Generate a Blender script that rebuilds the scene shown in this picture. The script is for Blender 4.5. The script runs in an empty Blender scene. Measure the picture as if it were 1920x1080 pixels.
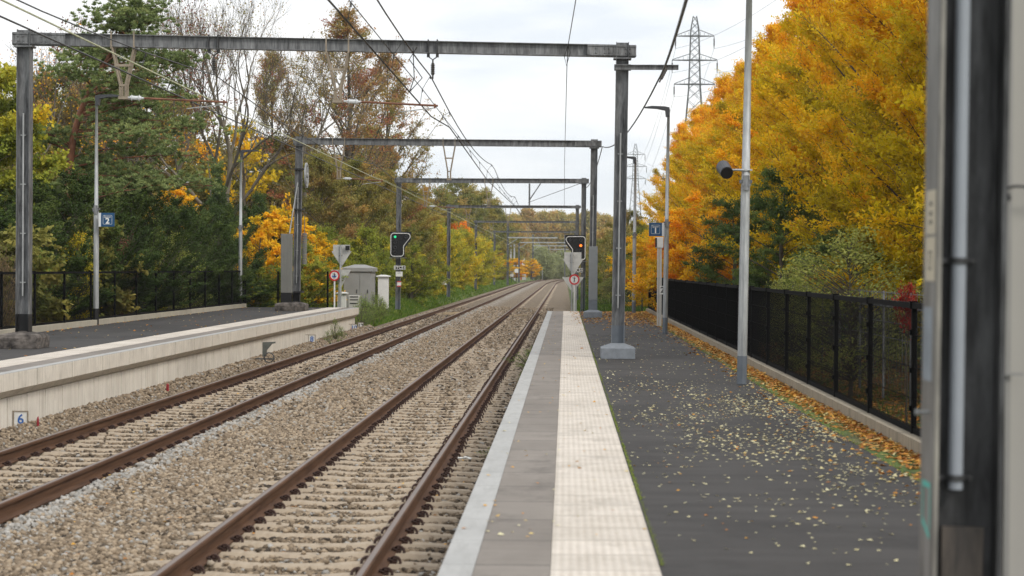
import bpy, math, random
import numpy as np
from mathutils import Vector, Matrix

S = bpy.context.scene
COL = S.collection
R = math.radians

# ------------------------------------------------------------------ camera
F = 3600.0                      # focal length in pixels of the 1920 wide photograph
EYE = 2.28                      # camera height above the rail tops (z = 0)
cam_d = bpy.data.cameras.new('camera')
cam = bpy.data.objects.new('camera', cam_d)
COL.objects.link(cam)
cam_d.sensor_width = 36.0
cam_d.lens = F / 1920 * 36
cam_d.clip_start = 0.1
cam_d.clip_end = 6000
ROLL = 0.3
base = Matrix.Rotation(R(90), 3, 'X')
vloc = Vector(((1060 - 960) / F, -(504 - 540) / F, -1)).normalized()
vw = base @ vloc
q = vw.rotation_difference(Vector((0, 1, 0)))
M3 = Matrix.Rotation(R(-ROLL), 3, 'Y') @ q.to_matrix() @ base
cam.matrix_world = Matrix.Translation((0, 0, EYE)) @ M3.to_4x4()
cam_d.dof.use_dof = True
cam_d.dof.focus_distance = 48
cam_d.dof.aperture_fstop = 3.3
S.camera = cam
S.render.resolution_x = 1024
S.render.resolution_y = 576

# ------------------------------------------------------------------ light
SUN_EL, SUN_AZ = 42.0, 134.0    # azimuth measured clockwise from +Y: from behind and right of the camera
S.view_settings.view_transform = 'Standard'
S.view_settings.look = 'None'
S.view_settings.exposure = 0.44
S.view_settings.gamma = 1
w = bpy.data.worlds.new('World')
S.world = w
w.use_nodes = True
nt = w.node_tree
nt.nodes.clear()
wo = nt.nodes.new('ShaderNodeOutputWorld')
sky = nt.nodes.new('ShaderNodeTexSky')
sky.sky_type = 'NISHITA'
sky.sun_disc = False
sky.sun_elevation = R(SUN_EL)
sky.sun_rotation = R(SUN_AZ)
bg1 = nt.nodes.new('ShaderNodeBackground')
bg1.inputs['Strength'].default_value = 0.12
nt.links.new(sky.outputs[0], bg1.inputs[0])
tc = nt.nodes.new('ShaderNodeTexCoord')
mp = nt.nodes.new('ShaderNodeMapping')
mp.inputs['Scale'].default_value = (1.0, 1.0, 4.5)
nt.links.new(tc.outputs['Generated'], mp.inputs[0])
nz = nt.nodes.new('ShaderNodeTexNoise')
nz.inputs['Scale'].default_value = 5.5
nz.inputs['Detail'].default_value = 5
nz.inputs['Roughness'].default_value = 0.5
nz.inputs['Distortion'].default_value = 0.3
nt.links.new(mp.outputs[0], nz.inputs['Vector'])
cr = nt.nodes.new('ShaderNodeValToRGB')
cr.color_ramp.elements[0].position = 0.36
cr.color_ramp.elements[0].color = (0.73, 0.77, 0.815, 1)
cr.color_ramp.elements[1].position = 0.58
cr.color_ramp.elements[1].color = (0.965, 0.96, 0.955, 1)
nt.links.new(nz.outputs[0], cr.inputs[0])
bg2 = nt.nodes.new('ShaderNodeBackground')
bg2.inputs['Strength'].default_value = 0.93
nt.links.new(cr.outputs[0], bg2.inputs[0])
mx = nt.nodes.new('ShaderNodeMixShader')
mx.inputs[0].default_value = 0.93
nt.links.new(bg1.outputs[0], mx.inputs[1])
nt.links.new(bg2.outputs[0], mx.inputs[2])
nt.links.new(mx.outputs[0], wo.inputs[0])
sd = bpy.data.lights.new('sun', 'SUN')
sd.energy = 1.5
sd.angle = R(14)
sd.color = (1.0, 0.95, 0.87)
so = bpy.data.objects.new('sun', sd)
COL.objects.link(so)
az, el = R(SUN_AZ), R(SUN_EL)
to_sun = Vector((math.sin(az) * math.cos(el), math.cos(az) * math.cos(el), math.sin(el)))
so.rotation_euler = to_sun.to_track_quat('Z', 'Y').to_euler()

# ------------------------------------------------------------------ helpers
class MB:
    """collects shapes, builds one mesh"""
    def __init__(s):
        s.v = []; s.f = []
    def add(s, vs, fs):
        n = len(s.v)
        s.v.extend([tuple(p) for p in vs])
        s.f.extend([tuple(i + n for i in f) for f in fs])
        return s
    def box(s, c, d, rz=0.0, m=None):
        x, y, z = d[0] / 2, d[1] / 2, d[2] / 2
        vs = [Vector((a * x, b * y, e * z)) for a in (-1, 1) for b in (-1, 1) for e in (-1, 1)]
        rot = Matrix.Rotation(rz, 3, 'Z') if m is None else m
        vs = [rot @ p + Vector(c) for p in vs]
        return s.add(vs, [(0, 1, 3, 2), (4, 6, 7, 5), (0, 4, 5, 1), (2, 3, 7, 6), (0, 2, 6, 4), (1, 5, 7, 3)])
    def tube(s, pts, r, n=8, cap=True):
        pts = [Vector(p) for p in pts]
        if not isinstance(r, (list, tuple)): r = [r] * len(pts)
        rings = []
        for i, p in enumerate(pts):
            t = (pts[min(i + 1, len(pts) - 1)] - pts[max(i - 1, 0)]).normalized()
            a = t.cross(Vector((0, 0, 1)) if abs(t.z) < 0.9 else Vector((0, 1, 0))).normalized()
            b = t.cross(a)
            rings.append([p + (a * math.cos(2 * math.pi * k / n) + b * math.sin(2 * math.pi * k / n)) * r[i] for k in range(n)])
        vs = [q for rg in rings for q in rg]
        fs = [(i * n + k, i * n + (k + 1) % n, (i + 1) * n + (k + 1) % n, (i + 1) * n + k) for i in range(len(pts) - 1) for k in range(n)]
        if cap:
            fs += [tuple(range(n)), tuple(reversed(range((len(pts) - 1) * n, len(pts) * n)))]
        return s.add(vs, fs)
    def prism(s, poly, a, b, axis='y'):
        """poly: 2d outline, extruded from a to b along axis"""
        n = len(poly)
        def P(u, w_, t):
            return {'y': (u, t, w_), 'x': (t, u, w_), 'z': (u, w_, t)}[axis]
        vs = [P(u, w_, a) for u, w_ in poly] + [P(u, w_, b) for u, w_ in poly]
        fs = [(i, (i + 1) % n, (i + 1) % n + n, i + n) for i in range(n)]
        fs += [tuple(range(n)), tuple(reversed(range(n, 2 * n)))]
        return s.add(vs, fs)
    def ring(s, c, r0, r1, t, axis='y', n=28):
        """flat ring, r0 inner r1 outer, thickness t along axis"""
        vs = []
        for k in range(n):
            a = 2 * math.pi * k / n
            for r in (r0, r1):
                for d in (-t / 2, t / 2):
                    u, w_ = math.cos(a) * r, math.sin(a) * r
                    vs.append({'y': (c[0] + u, c[1] + d, c[2] + w_), 'x': (c[0] + d, c[1] + u, c[2] + w_), 'z': (c[0] + u, c[1] + w_, c[2] + d)}[axis])
        fs = []
        for k in range(n):
            a, b = k * 4, ((k + 1) % n) * 4
            fs += [(a, b, b + 2, a + 2), (a + 1, a + 3, b + 3, b + 1), (a + 2, b + 2, b + 3, a + 3), (a, a + 1, b + 1, b)]
        return s.add(vs, fs)
    def disc(s, c, r, t, axis='y', n=28):
        poly = [(math.cos(2 * math.pi * k / n) * r, math.sin(2 * math.pi * k / n) * r) for k in range(n)]
        if axis == 'y': return s.prism([(c[0] + u, c[2] + v) for u, v in poly], c[1] - t / 2, c[1] + t / 2, 'y')
        if axis == 'x': return s.prism([(c[1] + u, c[2] + v) for u, v in poly], c[0] - t / 2, c[0] + t / 2, 'x')
        return s.prism([(c[0] + u, c[1] + v) for u, v in poly], c[2] - t / 2, c[2] + t / 2, 'z')
    def mesh(s, name, mat, bevel=0):
        me = bpy.data.meshes.new(name)
        me.from_pydata(s.v, [], s.f)
        me.update()
        if mat: me.materials.append(mat)
        return me

def link(name, data, parent=None, loc=None):
    o = bpy.data.objects.new(name, data)
    COL.objects.link(o)
    if parent is not None: o.parent = parent
    if loc is not None: o.location = loc
    return o

def part(name, mb, mat, parent=None, loc=None, bevel=0, label=None, smooth=False):
    me = mb.mesh(name, mat)
    if smooth:
        me.polygons.foreach_set('use_smooth', [True] * len(me.polygons))
    o = link(name, me, parent, loc)
    if bevel:
        m = o.modifiers.new('bevel', 'BEVEL'); m.width = bevel; m.segments = 2; m.limit_method = 'ANGLE'
    if label: o['label'] = label
    return o

def tag(o, label, cat, group=None, kind=None):
    if label: o['label'] = label
    if cat: o['category'] = cat
    if group: o['group'] = group
    if kind: o['kind'] = kind
    return o

def thing(name, label, cat, loc=(0, 0, 0), group=None, rot=(0, 0, 0)):
    o = link(name, None, None, loc)
    o.rotation_euler = rot
    o.empty_display_size = 0.3
    return tag(o, label, cat, group)

KIDS = {}
def copy_tree(o, loc=None, label=None, parent=None, group=None):
    c = o.copy()
    COL.objects.link(c)
    if parent is not None: c.parent = parent
    if loc is not None: c.location = loc
    if label: c['label'] = label
    if group: c['group'] = group
    for ch in [k for k in bpy.data.objects if k.parent == o] if o not in KIDS else KIDS[o]:
        copy_tree(ch, None, None, c)
    return c
def cache_kids(o):
    KIDS[o] = list(o.children)
    for k in KIDS[o]: cache_kids(k)

def struct(name, mb, mat, label=None):
    o = part(name, mb, mat)
    o['kind'] = 'structure'
    if label: o['label'] = label
    return o

# pixel column + distance down the line -> lateral position; pixel row -> height
def X(px, d): return (px - 1060) / F * d
def Z(py, d): return EYE + (504 - py) / F * d

# ------------------------------------------------------------------ materials
def nodes(name):
    m = bpy.data.materials.new(name)
    m.use_nodes = True
    t = m.node_tree
    b = t.nodes['Principled BSDF']
    return m, t, b

def N(t, kind, **kw):
    n = t.nodes.new(kind)
    for k, v in kw.items():
        if k in n.inputs: n.inputs[k].default_value = v
        else: setattr(n, k, v)
    return n

def ramp(t, src, stops, interp='LINEAR'):
    r = t.nodes.new('ShaderNodeValToRGB')
    r.color_ramp.interpolation = interp
    e = r.color_ramp.elements
    while len(e) < len(stops): e.new(0.5)
    for i, (p, c) in enumerate(stops):
        e[i].position = p
        e[i].color = tuple(c) + (1,) if len(c) == 3 else c
    if src is not None: t.links.new(src, r.inputs[0])
    return r.outputs[0]

def coords(t, scale=(1, 1, 1), kind='Object'):
    c = t.nodes.new('ShaderNodeTexCoord')
    m = t.nodes.new('ShaderNodeMapping')
    m.inputs['Scale'].default_value = scale
    t.links.new(c.outputs[kind], m.inputs[0])
    return m.outputs[0]

def noise(t, scale, vec=None, detail=5, rough=0.55):
    n = N(t, 'ShaderNodeTexNoise', Scale=scale, Detail=detail, Roughness=rough)
    if vec is not None: t.links.new(vec, n.inputs['Vector'])
    return n.outputs[0]

def mixc(t, fac, a, b, mode='MIX'):
    m = t.nodes.new('ShaderNodeMix')
    m.data_type = 'RGBA'; m.blend_type = mode
    for i, s in ((0, fac), (6, a), (7, b)):
        if hasattr(s, 'links') or hasattr(s, 'is_linked'): t.links.new(s, m.inputs[i])
        elif i == 0: m.inputs[0].default_value = s
        else: m.inputs[i].default_value = tuple(s) + (1,)
    return m.outputs[2]

def bump(t, b, h, strength=0.5, dist=0.01):
    n = N(t, 'ShaderNodeBump', Strength=strength, Distance=dist)
    t.links.new(h, n.inputs['Height'])
    t.links.new(n.outputs[0], b.inputs['Normal'])

def plain(name, c, rough=0.6, metal=0.0, var=0.25, scale=6.0, bmp=0.15, c2=None, stretch=(1, 1, 1), spec=0.35):
    m, t, b = nodes(name)
    v = coords(t, stretch)
    n = noise(t, scale, v)
    a = tuple(x * (1 - var) for x in c) if c2 is None else c2
    col = ramp(t, n, [(0.3, a), (0.68, tuple(min(1, x * (1 + var * 0.5)) for x in c))])
    t.links.new(col, b.inputs['Base Color'])
    b.inputs['Roughness'].default_value = rough
    b.inputs['Metallic'].default_value = metal
    b.inputs['Specular IOR Level'].default_value = spec
    if bmp:
        bump(t, b, noise(t, scale * 5, v), bmp, 0.01)
    return m

def flat(name, c, rough=0.5, spec=0.4):
    return plain(name, c, rough, var=0.06, scale=9, bmp=0, spec=spec)

def steel_mat(name, c, dark, light):
    m, t, b = nodes(name)
    v = coords(t, (1, 1, 0.25))
    n1 = noise(t, 7, v, 8, 0.62)
    n2 = noise(t, 40, coords(t, (1, 1, 0.12)), 4, 0.6)
    c1 = ramp(t, n1, [(0.34, dark), (0.5, c), (0.66, light)])
    c2 = mixc(t, 0.35, c1, ramp(t, n2, [(0.35, dark), (0.65, light)]))
    t.links.new(c2, b.inputs['Base Color'])
    b.inputs['Roughness'].default_value = 0.55
    b.inputs['Metallic'].default_value = 0.25
    bump(t, b, n1, 0.15, 0.01)
    return m

def concrete_mat(name, c, stain, sc=1.0, streak=True, bmp=0.3, tint=None):
    m, t, b = nodes(name)
    n1 = noise(t, 1.3 * sc, coords(t), 8, 0.65)
    n2 = noise(t, 60 * sc, coords(t), 3, 0.6)
    v3 = coords(t, (5, 5, 0.35)) if streak else coords(t, (4, 0.6, 4))
    n3 = noise(t, 3.0 * sc, v3, 6, 0.6)
    a = ramp(t, n1, [(0.35, tuple(x * 0.86 for x in c)), (0.65, tuple(min(1, x * 1.06) for x in c))])
    a = mixc(t, ramp(t, n3, [(0.46, (0, 0, 0)), (0.70, (0.75, 0.75, 0.75))]), a, stain)
    n6 = noise(t, 0.9 * sc, coords(t, (2, 2, 1.4)), 8, 0.7)
    a = mixc(t, ramp(t, n6, [(0.54, (0, 0, 0)), (0.74, (0.5, 0.5, 0.5))]), a, tuple(x * .62 for x in stain))
    a = mixc(t, 0.3, a, ramp(t, n2, [(0.3, tuple(x * 0.72 for x in c)), (0.7, tuple(min(1, x * 1.12) for x in c))]))
    t.links.new(a, b.inputs['Base Color'])
    b.inputs['Roughness'].default_value = 0.88
    b.inputs['Specular IOR Level'].default_value = 0.25
    bump(t, b, n2, bmp, 0.004)
    return m

M = {}
M['steel'] = steel_mat('galvanised_steel', (0.13, 0.134, 0.138), (0.035, 0.035, 0.037), (0.27, 0.275, 0.28))
M['steel_dark'] = steel_mat('weathered_steel', (0.032, 0.032, 0.033), (0.006, 0.006, 0.006), (0.12, 0.122, 0.125))  # also darkened for the shade inside the near post
M['steel_light'] = steel_mat('pale_galvanised_steel', (0.36, 0.375, 0.38), (0.24, 0.25, 0.25), (0.5, 0.51, 0.51))
M['black_base'] = plain('black_bitumen_paint', (0.012, 0.012, 0.013), 0.5)
M['grey_base'] = plain('blue_grey_paint', (0.14, 0.16, 0.185), 0.6, var=0.15)
M['brownish'] = plain('brownish_galvanised_steel', (0.30, 0.25, 0.19), 0.6, 0.2, 0.3)
M['copper'] = plain('oxidised_tube', (0.22, 0.10, 0.06), 0.55, 0.3, 0.35)
M['porcelain'] = flat('porcelain', (0.62, 0.64, 0.66), 0.25)
M['insul_dark'] = flat('dark_insulator', (0.06, 0.055, 0.05), 0.35)
M['wire'] = flat('wire', (0.035, 0.035, 0.035), 0.5)
M['wire_pale'] = plain('pale_wire', (0.42, 0.43, 0.26), 0.5, var=0.3)
M['white'] = plain('white_paint', (0.72, 0.72, 0.70), 0.5, var=0.08)
M['offwhite'] = plain('cream_paint', (0.52, 0.51, 0.48), 0.55, var=0.08, scale=3)
M['signback'] = plain('bare_sign_back', (0.52, 0.52, 0.50), 0.5, 0.2, 0.15)
M['blue'] = flat('blue_enamel', (0.008, 0.065, 0.16), 0.35)
M['red'] = flat('red_enamel', (0.55, 0.015, 0.02), 0.35)
M['black'] = flat('black_paint', (0.008, 0.008, 0.009), 0.45)
M['fence'] = flat('black_powder_coat', (0.003, 0.003, 0.0033), 0.75, 0.08)
M['fence_green'] = flat('green_black_powder_coat', (0.02, 0.035, 0.025), 0.5)
M['digit_blue'] = flat('digit_blue', (0.02, 0.12, 0.42), 0.5)
M['cabinet'] = plain('grey_cabinet_paint', (0.29, 0.29, 0.28), 0.55, var=0.12, scale=2)
M['weight'] = concrete_mat('weight_concrete', (0.20, 0.20, 0.185), (0.15, 0.15, 0.14), 1, True)
M['housing'] = plain('dark_grey_plastic', (0.055, 0.058, 0.065), 0.45, var=0.1)
M['plinth_dark'] = plain('weathered_black_concrete', (0.16, 0.14, 0.125), 0.9, 0, 0.4, 5.5, 0.9, c2=(0.008, 0.007, 0.007))
M['plinth_grey'] = plain('painted_grey_concrete', (0.215, 0.235, 0.26), 0.8, 0, 0.15, 14, 0.2)

def emit(name, c, s):
    m, t, b = nodes(name)
    b.inputs['Base Color'].default_value = (0.02, 0.02, 0.02, 1)
    b.inputs['Emission Color'].default_value = tuple(c) + (1,)
    b.inputs['Emission Strength'].default_value = s
    return m
M['lamp_green'] = emit('green_lamp', (0.02, 0.9, 0.35), 0.8)
M['lamp_orange'] = emit('orange_lamp', (1.0, 0.14, 0.01), 2.6)
M['lens'] = flat('unlit_lens', (0.01, 0.01, 0.01), 0.15)
M['head_lamp'] = emit('train_lamp', (1, 0.9, 0.65), 2.5)

def rust():
    m, t, b = nodes('rusty_rail')
    n = noise(t, 9, coords(t, (1, 0.15, 3)), 7, 0.6)
    c = ramp(t, n, [(0.3, (0.065, 0.034, 0.021)), (0.7, (0.14, 0.075, 0.044))])
    # the running surface is polished by wheels
    g = t.nodes.new('ShaderNodeNewGeometry')
    s = t.nodes.new('ShaderNodeSeparateXYZ'); t.links.new(g.outputs['Position'], s.inputs[0])
    r = ramp(t, s.outputs[2], [(0.0, (0, 0, 0)), (0.001, (1, 1, 1))])
    mm = N(t, 'ShaderNodeMath', operation='ADD'); mm.inputs[1].default_value = 0.0018
    t.links.new(s.outputs[2], mm.inputs[0])
    r = ramp(t, mm.outputs[0], [(0.0, (0, 0, 0)), (0.0016, (1, 1, 1))])
    col = mixc(t, r, c, (0.36, 0.335, 0.32))
    t.links.new(col, b.inputs['Base Color'])
    t.links.new(ramp(t, r, [(0, (0,) * 3), (1, (0.7,) * 3)]), b.inputs['Metallic'])
    rr = ramp(t, r, [(0, (0.75,) * 3), (1, (0.38,) * 3)])
    t.links.new(rr, b.inputs['Roughness'])
    b.inputs['Specular IOR Level'].default_value = 0.2
    bump(t, b, n, 0.2, 0.004)
    return m
M['rail'] = rust()
M['clip'] = plain('rusty_clip', (0.05, 0.026, 0.02), 0.7, 0.1, 0.4)
M['sleeper'] = concrete_mat('sleeper_concrete', (0.42, 0.345, 0.26), (0.29, 0.225, 0.16), 1.5, False, 0.4)
M['wall'] = concrete_mat('wall_concrete', (0.80, 0.75, 0.665), (0.45, 0.39, 0.32), 1.0, True, 0.2)
M['coping_face'] = concrete_mat('coping_concrete', (0.74, 0.685, 0.60), (0.27, 0.24, 0.19), 1.6, True, 0.2)
M['coping'] = concrete_mat('pale_coping_concrete', (0.43, 0.43, 0.42), (0.31, 0.31, 0.30), 1.0, False, 0.2)
M['kerb'] = concrete_mat('kerb_concrete', (0.33, 0.285, 0.22), (0.13, 0.12, 0.085), 1.2, True, 0.4)
M['kerb_pale'] = concrete_mat('pale_kerb_concrete', (0.46, 0.42, 0.34), (0.25, 0.23, 0.18), 1.2, True, 0.4)

def slab_mat(name, c, c2, period, joint, jw=0.012, plank=0.0):
    """paving with joints across the platform every <period> metres"""
    m, t, b = nodes(name)
    co = t.nodes.new('ShaderNodeTexCoord')
    sp = t.nodes.new('ShaderNodeSeparateXYZ'); t.links.new(co.outputs['Object'], sp.inputs[0])
    def mth(op, a, bb=None):
        n = t.nodes.new('ShaderNodeMath'); n.operation = op
        for i, s in enumerate((a, bb)):
            if s is None: continue
            if isinstance(s, (int, float)): n.inputs[i].default_value = s
            else: t.links.new(s, n.inputs[i])
        return n.outputs[0]
    yy = mth('DIVIDE', sp.outputs[1], period)
    fr = mth('FRACT', yy)
    fl = mth('FLOOR', yy)
    jn = mth('LESS_THAN', fr, jw / period)
    wn = N(t, 'ShaderNodeTexWhiteNoise', noise_dimensions='1D')
    t.links.new(fl, wn.inputs['W'])
    n1 = noise(t, 1.2, coords(t, (1, 0.5, 1)), 7, 0.6)
    n2 = noise(t, 9, coords(t, (0.25, 2.2, 1)), 5, 0.6)
    col = ramp(t, n1, [(0.3, c2), (0.62, c)])
    col = mixc(t, 0.35, col, ramp(t, n2, [(0.35, c2), (0.65, c)]))
    col = mixc(t, 0.16, col, ramp(t, wn.outputs[0], [(0, tuple(x * .55 for x in c2)), (1, tuple(min(1, x * 1.25) for x in c))]))
    n5 = noise(t, 1.7, coords(t, (1.3, 0.7, 1)), 7, 0.7)
    col = mixc(t, ramp(t, n5, [(0.50, (0, 0, 0)), (0.68, (0.5,) * 3)]), col, tuple(x * .45 for x in c2))
    col = mixc(t, jn, col, joint)
    return m, t, b, col, mth, sp

m, t, b, col, mth, sp = slab_mat('grey_edge_paving', (0.25, 0.222, 0.195), (0.165, 0.144, 0.124), 1.0, (0.07, 0.062, 0.055), 0.022)
t.links.new(col, b.inputs['Base Color']); b.inputs['Roughness'].default_value = 0.8
bump(t, b, noise(t, 50, coords(t)), 0.2, 0.003)
M['grey_paving'] = m
m, t, b, col, mth, sp = slab_mat('tactile_paving', (0.77, 0.71, 0.64), (0.60, 0.545, 0.475), 0.6, (0.27, 0.23, 0.19), 0.016)
rib = mth('SINE', mth('MULTIPLY', sp.outputs[0], 2 * math.pi / 0.05))
rib2 = mth('SINE', mth('MULTIPLY', sp.outputs[1], 2 * math.pi / 0.055))
h = mth('MULTIPLY', mth('ADD', rib, 1.0), mth('ADD', rib2, 1.0))
hh = mth('MULTIPLY', h, 0.25)
n4 = noise(t, 3.5, coords(t, (1.0, 0.8, 1)), 6, 0.65)
grime = mth('MULTIPLY', mth('SUBTRACT', 1.0, hh), ramp(t, n4, [(0.3, (0.25,) * 3), (0.7, (0.75,) * 3)]))
col = mixc(t, grime, col, (0.36, 0.31, 0.25))
t.links.new(col, b.inputs['Base Color']); b.inputs['Roughness'].default_value = 0.85
bump(t, b, hh, 0.6, 0.006)
M['tactile'] = m

def asphalt(name, c):
    m, t, b = nodes(name)
    n1 = noise(t, 0.55, coords(t, (1, 0.45, 1)), 6, 0.6)
    n2 = noise(t, 160, coords(t), 2, 0.7)
    n3 = noise(t, 1.3, coords(t, (0.5, 3.0, 1)), 4, 0.55)
    a = ramp(t, n1, [(0.36, tuple(x * 0.66 for x in c)), (0.64, tuple(x * 1.35 for x in c))])
    a = mixc(t, 0.45, a, ramp(t, n3, [(0.38, tuple(x * 0.5 for x in c)), (0.62, tuple(x * 1.45 for x in c))]))
    a = mixc(t, 0.3, a, ramp(t, n2, [(0.3, tuple(x * 0.5 for x in c)), (0.75, tuple(x * 2.2 for x in c))]))
    n7 = noise(t, 0.35, coords(t, (1, 0.8, 1)), 9, 0.68)
    a = mixc(t, ramp(t, n7, [(0.50, (0, 0, 0)), (0.56, (0.5, 0.5, 0.5))]), a, tuple(x * .55 for x in c))
    t.links.new(a, b.inputs['Base Color'])
    b.inputs['Roughness'].default_value = 0.82
    b.inputs['Specular IOR Level'].default_value = 0.3
    bump(t, b, n2, 0.45, 0.003)
    return m
M['asphalt'] = asphalt('asphalt', (0.046, 0.043, 0.0415))

def ballast_mat():
    m, t, b = nodes('ballast_bed')
    v = coords(t)
    vo = N(t, 'ShaderNodeTexVoronoi', Scale=20.0); t.links.new(v, vo.inputs['Vector'])
    vs = t.nodes.new('ShaderNodeSeparateColor'); t.links.new(vo.outputs['Color'], vs.inputs[0])
    c = ramp(t, vs.outputs[0], [(0.0, (0.12, 0.094, 0.068)), (0.5, (0.27, 0.215, 0.155)), (1.0, (0.42, 0.345, 0.26))])
    c = mixc(t, ramp(t, vo.outputs['Distance'], [(0.25, (0, 0, 0)), (0.75, (0.75,) * 3)]), c, (0.13, 0.105, 0.08))
    n = noise(t, 0.8, v, 5, 0.6)
    c = mixc(t, ramp(t, n, [(0.45, (0, 0, 0)), (0.7, (0.3,) * 3)]), c, (0.22, 0.175, 0.125))
    # paler fresh stone tipped between the tracks
    sx = t.nodes.new('ShaderNodeSeparateXYZ'); t.links.new(v, sx.inputs[0])
    ab = N(t, 'ShaderNodeMath', operation='ADD'); ab.inputs[1].default_value = 4.75; t.links.new(sx.outputs[0], ab.inputs[0])
    a2 = N(t, 'ShaderNodeMath', operation='ABSOLUTE'); t.links.new(ab.outputs[0], a2.inputs[0])
    a3 = N(t, 'ShaderNodeMath', operation='MULTIPLY_ADD'); a3.inputs[1].default_value = -1.1; a3.inputs[2].default_value = 0.75; t.links.new(a2.outputs[0], a3.inputs[0])
    a4 = N(t, 'ShaderNodeMath', operation='MULTIPLY'); a4.use_clamp = True; t.links.new(a3.outputs[0], a4.inputs[0]); t.links.new(ramp(t, noise(t, 1.5, v, 4), [(0.35, (0, 0, 0)), (0.6, (1, 1, 1))]), a4.inputs[1])
    c = mixc(t, a4.outputs[0], c, ramp(t, vs.outputs[1], [(0, (0.26, 0.25, 0.23)), (1, (0.47, 0.45, 0.42))]))
    t.links.new(c, b.inputs['Base Color'])
    b.inputs['Roughness'].default_value = 0.95
    b.inputs['Specular IOR Level'].default_value = 0.15
    iv = N(t, 'ShaderNodeMath', operation='SUBTRACT'); iv.inputs[0].default_value = 1
    t.links.new(vo.outputs['Distance'], iv.inputs[1])
    bump(t, b, iv.outputs[0], 0.9, 0.03)
    return m
M['ballast'] = ballast_mat()

def attr_ramp_mat(name, stops, rough=0.8, transl=0.0, attr='hue', var=0.0, spec=0.2):
    m, t, b = nodes(name)
    a = N(t, 'ShaderNodeAttribute', attribute_name=attr)
    c = ramp(t, a.outputs['Fac'], stops)
    if var:
        oi = t.nodes.new('ShaderNodeObjectInfo')
        hs = t.nodes.new('ShaderNodeHueSaturation')
        mr = N(t, 'ShaderNodeMapRange'); mr.inputs[3].default_value = 1 - var; mr.inputs[4].default_value = 1 + var
        t.links.new(oi.outputs['Random'], mr.inputs[0]); t.links.new(mr.outputs[0], hs.inputs['Value'])
        t.links.new(c, hs.inputs['Color']); c = hs.outputs[0]
    b.inputs['Roughness'].default_value = rough
    b.inputs['Specular IOR Level'].default_value = spec
    t.links.new(c, b.inputs['Base Color'])
    if transl:
        tr = t.nodes.new('ShaderNodeBsdfTranslucent'); t.links.new(c, tr.inputs[0])
        mx = t.nodes.new('ShaderNodeMixShader'); mx.inputs[0].default_value = transl
        t.links.new(b.outputs[0], mx.inputs[1]); t.links.new(tr.outputs[0], mx.inputs[2])
        t.links.new(mx.outputs[0], t.nodes['Material Output'].inputs[0])
    return m
M['stones'] = attr_ramp_mat('ballast_stone', [(0.0, (0.05, 0.04, 0.032)), (0.25, (0.17, 0.13, 0.09)), (0.5, (0.285, 0.222, 0.157)),
                            (0.72, (0.42, 0.335, 0.24)), (0.80, (0.28, 0.27, 0.25)), (1.0, (0.46, 0.44, 0.41))], 0.92)
def leafmat(name, stops, transl=0.38, var=0.08):
    return attr_ramp_mat(name, stops, 0.65, transl, var=var, spec=0.12)
L = {}
L['horn'] = leafmat('hornbeam_leaf', [(0.0, (0.20, 0.19, 0.012)), (0.28, (0.44, 0.34, 0.014)), (0.5, (0.70, 0.54, 0.016)), (0.75, (0.90, 0.57, 0.02)), (1.0, (0.92, 0.49, 0.02))])
L['olive'] = leafmat('olive_leaf', [(0.0, (0.12, 0.145, 0.035)), (0.4, (0.27, 0.26, 0.065)), (0.7, (0.40, 0.32, 0.085)), (1.0, (0.52, 0.30, 0.08))])
L['brown'] = leafmat('russet_leaf', [(0.0, (0.22, 0.235, 0.055)), (0.4, (0.36, 0.29, 0.085)), (0.75, (0.46, 0.25, 0.10)), (1.0, (0.45, 0.15, 0.09))])
L['red'] = leafmat('wine_leaf', [(0.0, (0.16, 0.08, 0.055)), (1.0, (0.33, 0.12, 0.085))])
L['crimson'] = leafmat('crimson_leaf', [(0.0, (0.16, 0.015, 0.012)), (1.0, (0.42, 0.045, 0.03))])
L['orange'] = leafmat('orange_leaf', [(0.0, (0.55, 0.42, 0.025)), (0.35, (0.88, 0.55, 0.022)), (0.7, (0.94, 0.44, 0.025)), (1.0, (0.88, 0.24, 0.035))])
L['yellowgreen'] = leafmat('yellow_green_leaf', [(0.0, (0.15, 0.21, 0.035)), (0.45, (0.35, 0.37, 0.05)), (0.8, (0.58, 0.50, 0.05)), (1.0, (0.80, 0.54, 0.03))])
L['yellow'] = leafmat('yellow_leaf', [(0.0, (0.26, 0.30, 0.045)), (0.4, (0.54, 0.48, 0.045)), (0.8, (0.78, 0.54, 0.03)), (1.0, (0.84, 0.36, 0.03))])
L['green'] = leafmat('green_leaf', [(0.0, (0.08, 0.14, 0.035)), (0.6, (0.19, 0.29, 0.065)), (1.0, (0.38, 0.45, 0.11))])
L['paleg'] = leafmat('pale_green_leaf', [(0.0, (0.13, 0.17, 0.035)), (0.6, (0.35, 0.38, 0.09)), (1.0, (0.54, 0.54, 0.16))])
L['sage'] = leafmat('sage_leaf', [(0.0, (0.20, 0.22, 0.10)), (0.6, (0.36, 0.39, 0.19)), (1.0, (0.52, 0.53, 0.27))])
L['darkg'] = leafmat('dark_green_leaf', [(0.0, (0.06, 0.10, 0.03)), (0.6, (0.12, 0.18, 0.05)), (1.0, (0.22, 0.28, 0.07))])
L['yew'] = leafmat('yew_needle', [(0.0, (0.025, 0.045, 0.010)), (0.6, (0.055, 0.09, 0.020)), (1.0, (0.12, 0.16, 0.036))], 0.15)
L['pine'] = leafmat('pine_needle', [(0.0, (0.13, 0.18, 0.07)), (0.6, (0.26, 0.33, 0.125)), (1.0, (0.43, 0.47, 0.18))], 0.25)
L['tan'] = leafmat('dry_leaf', [(0.0, (0.16, 0.11, 0.06)), (1.0, (0.34, 0.25, 0.14))])
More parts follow.
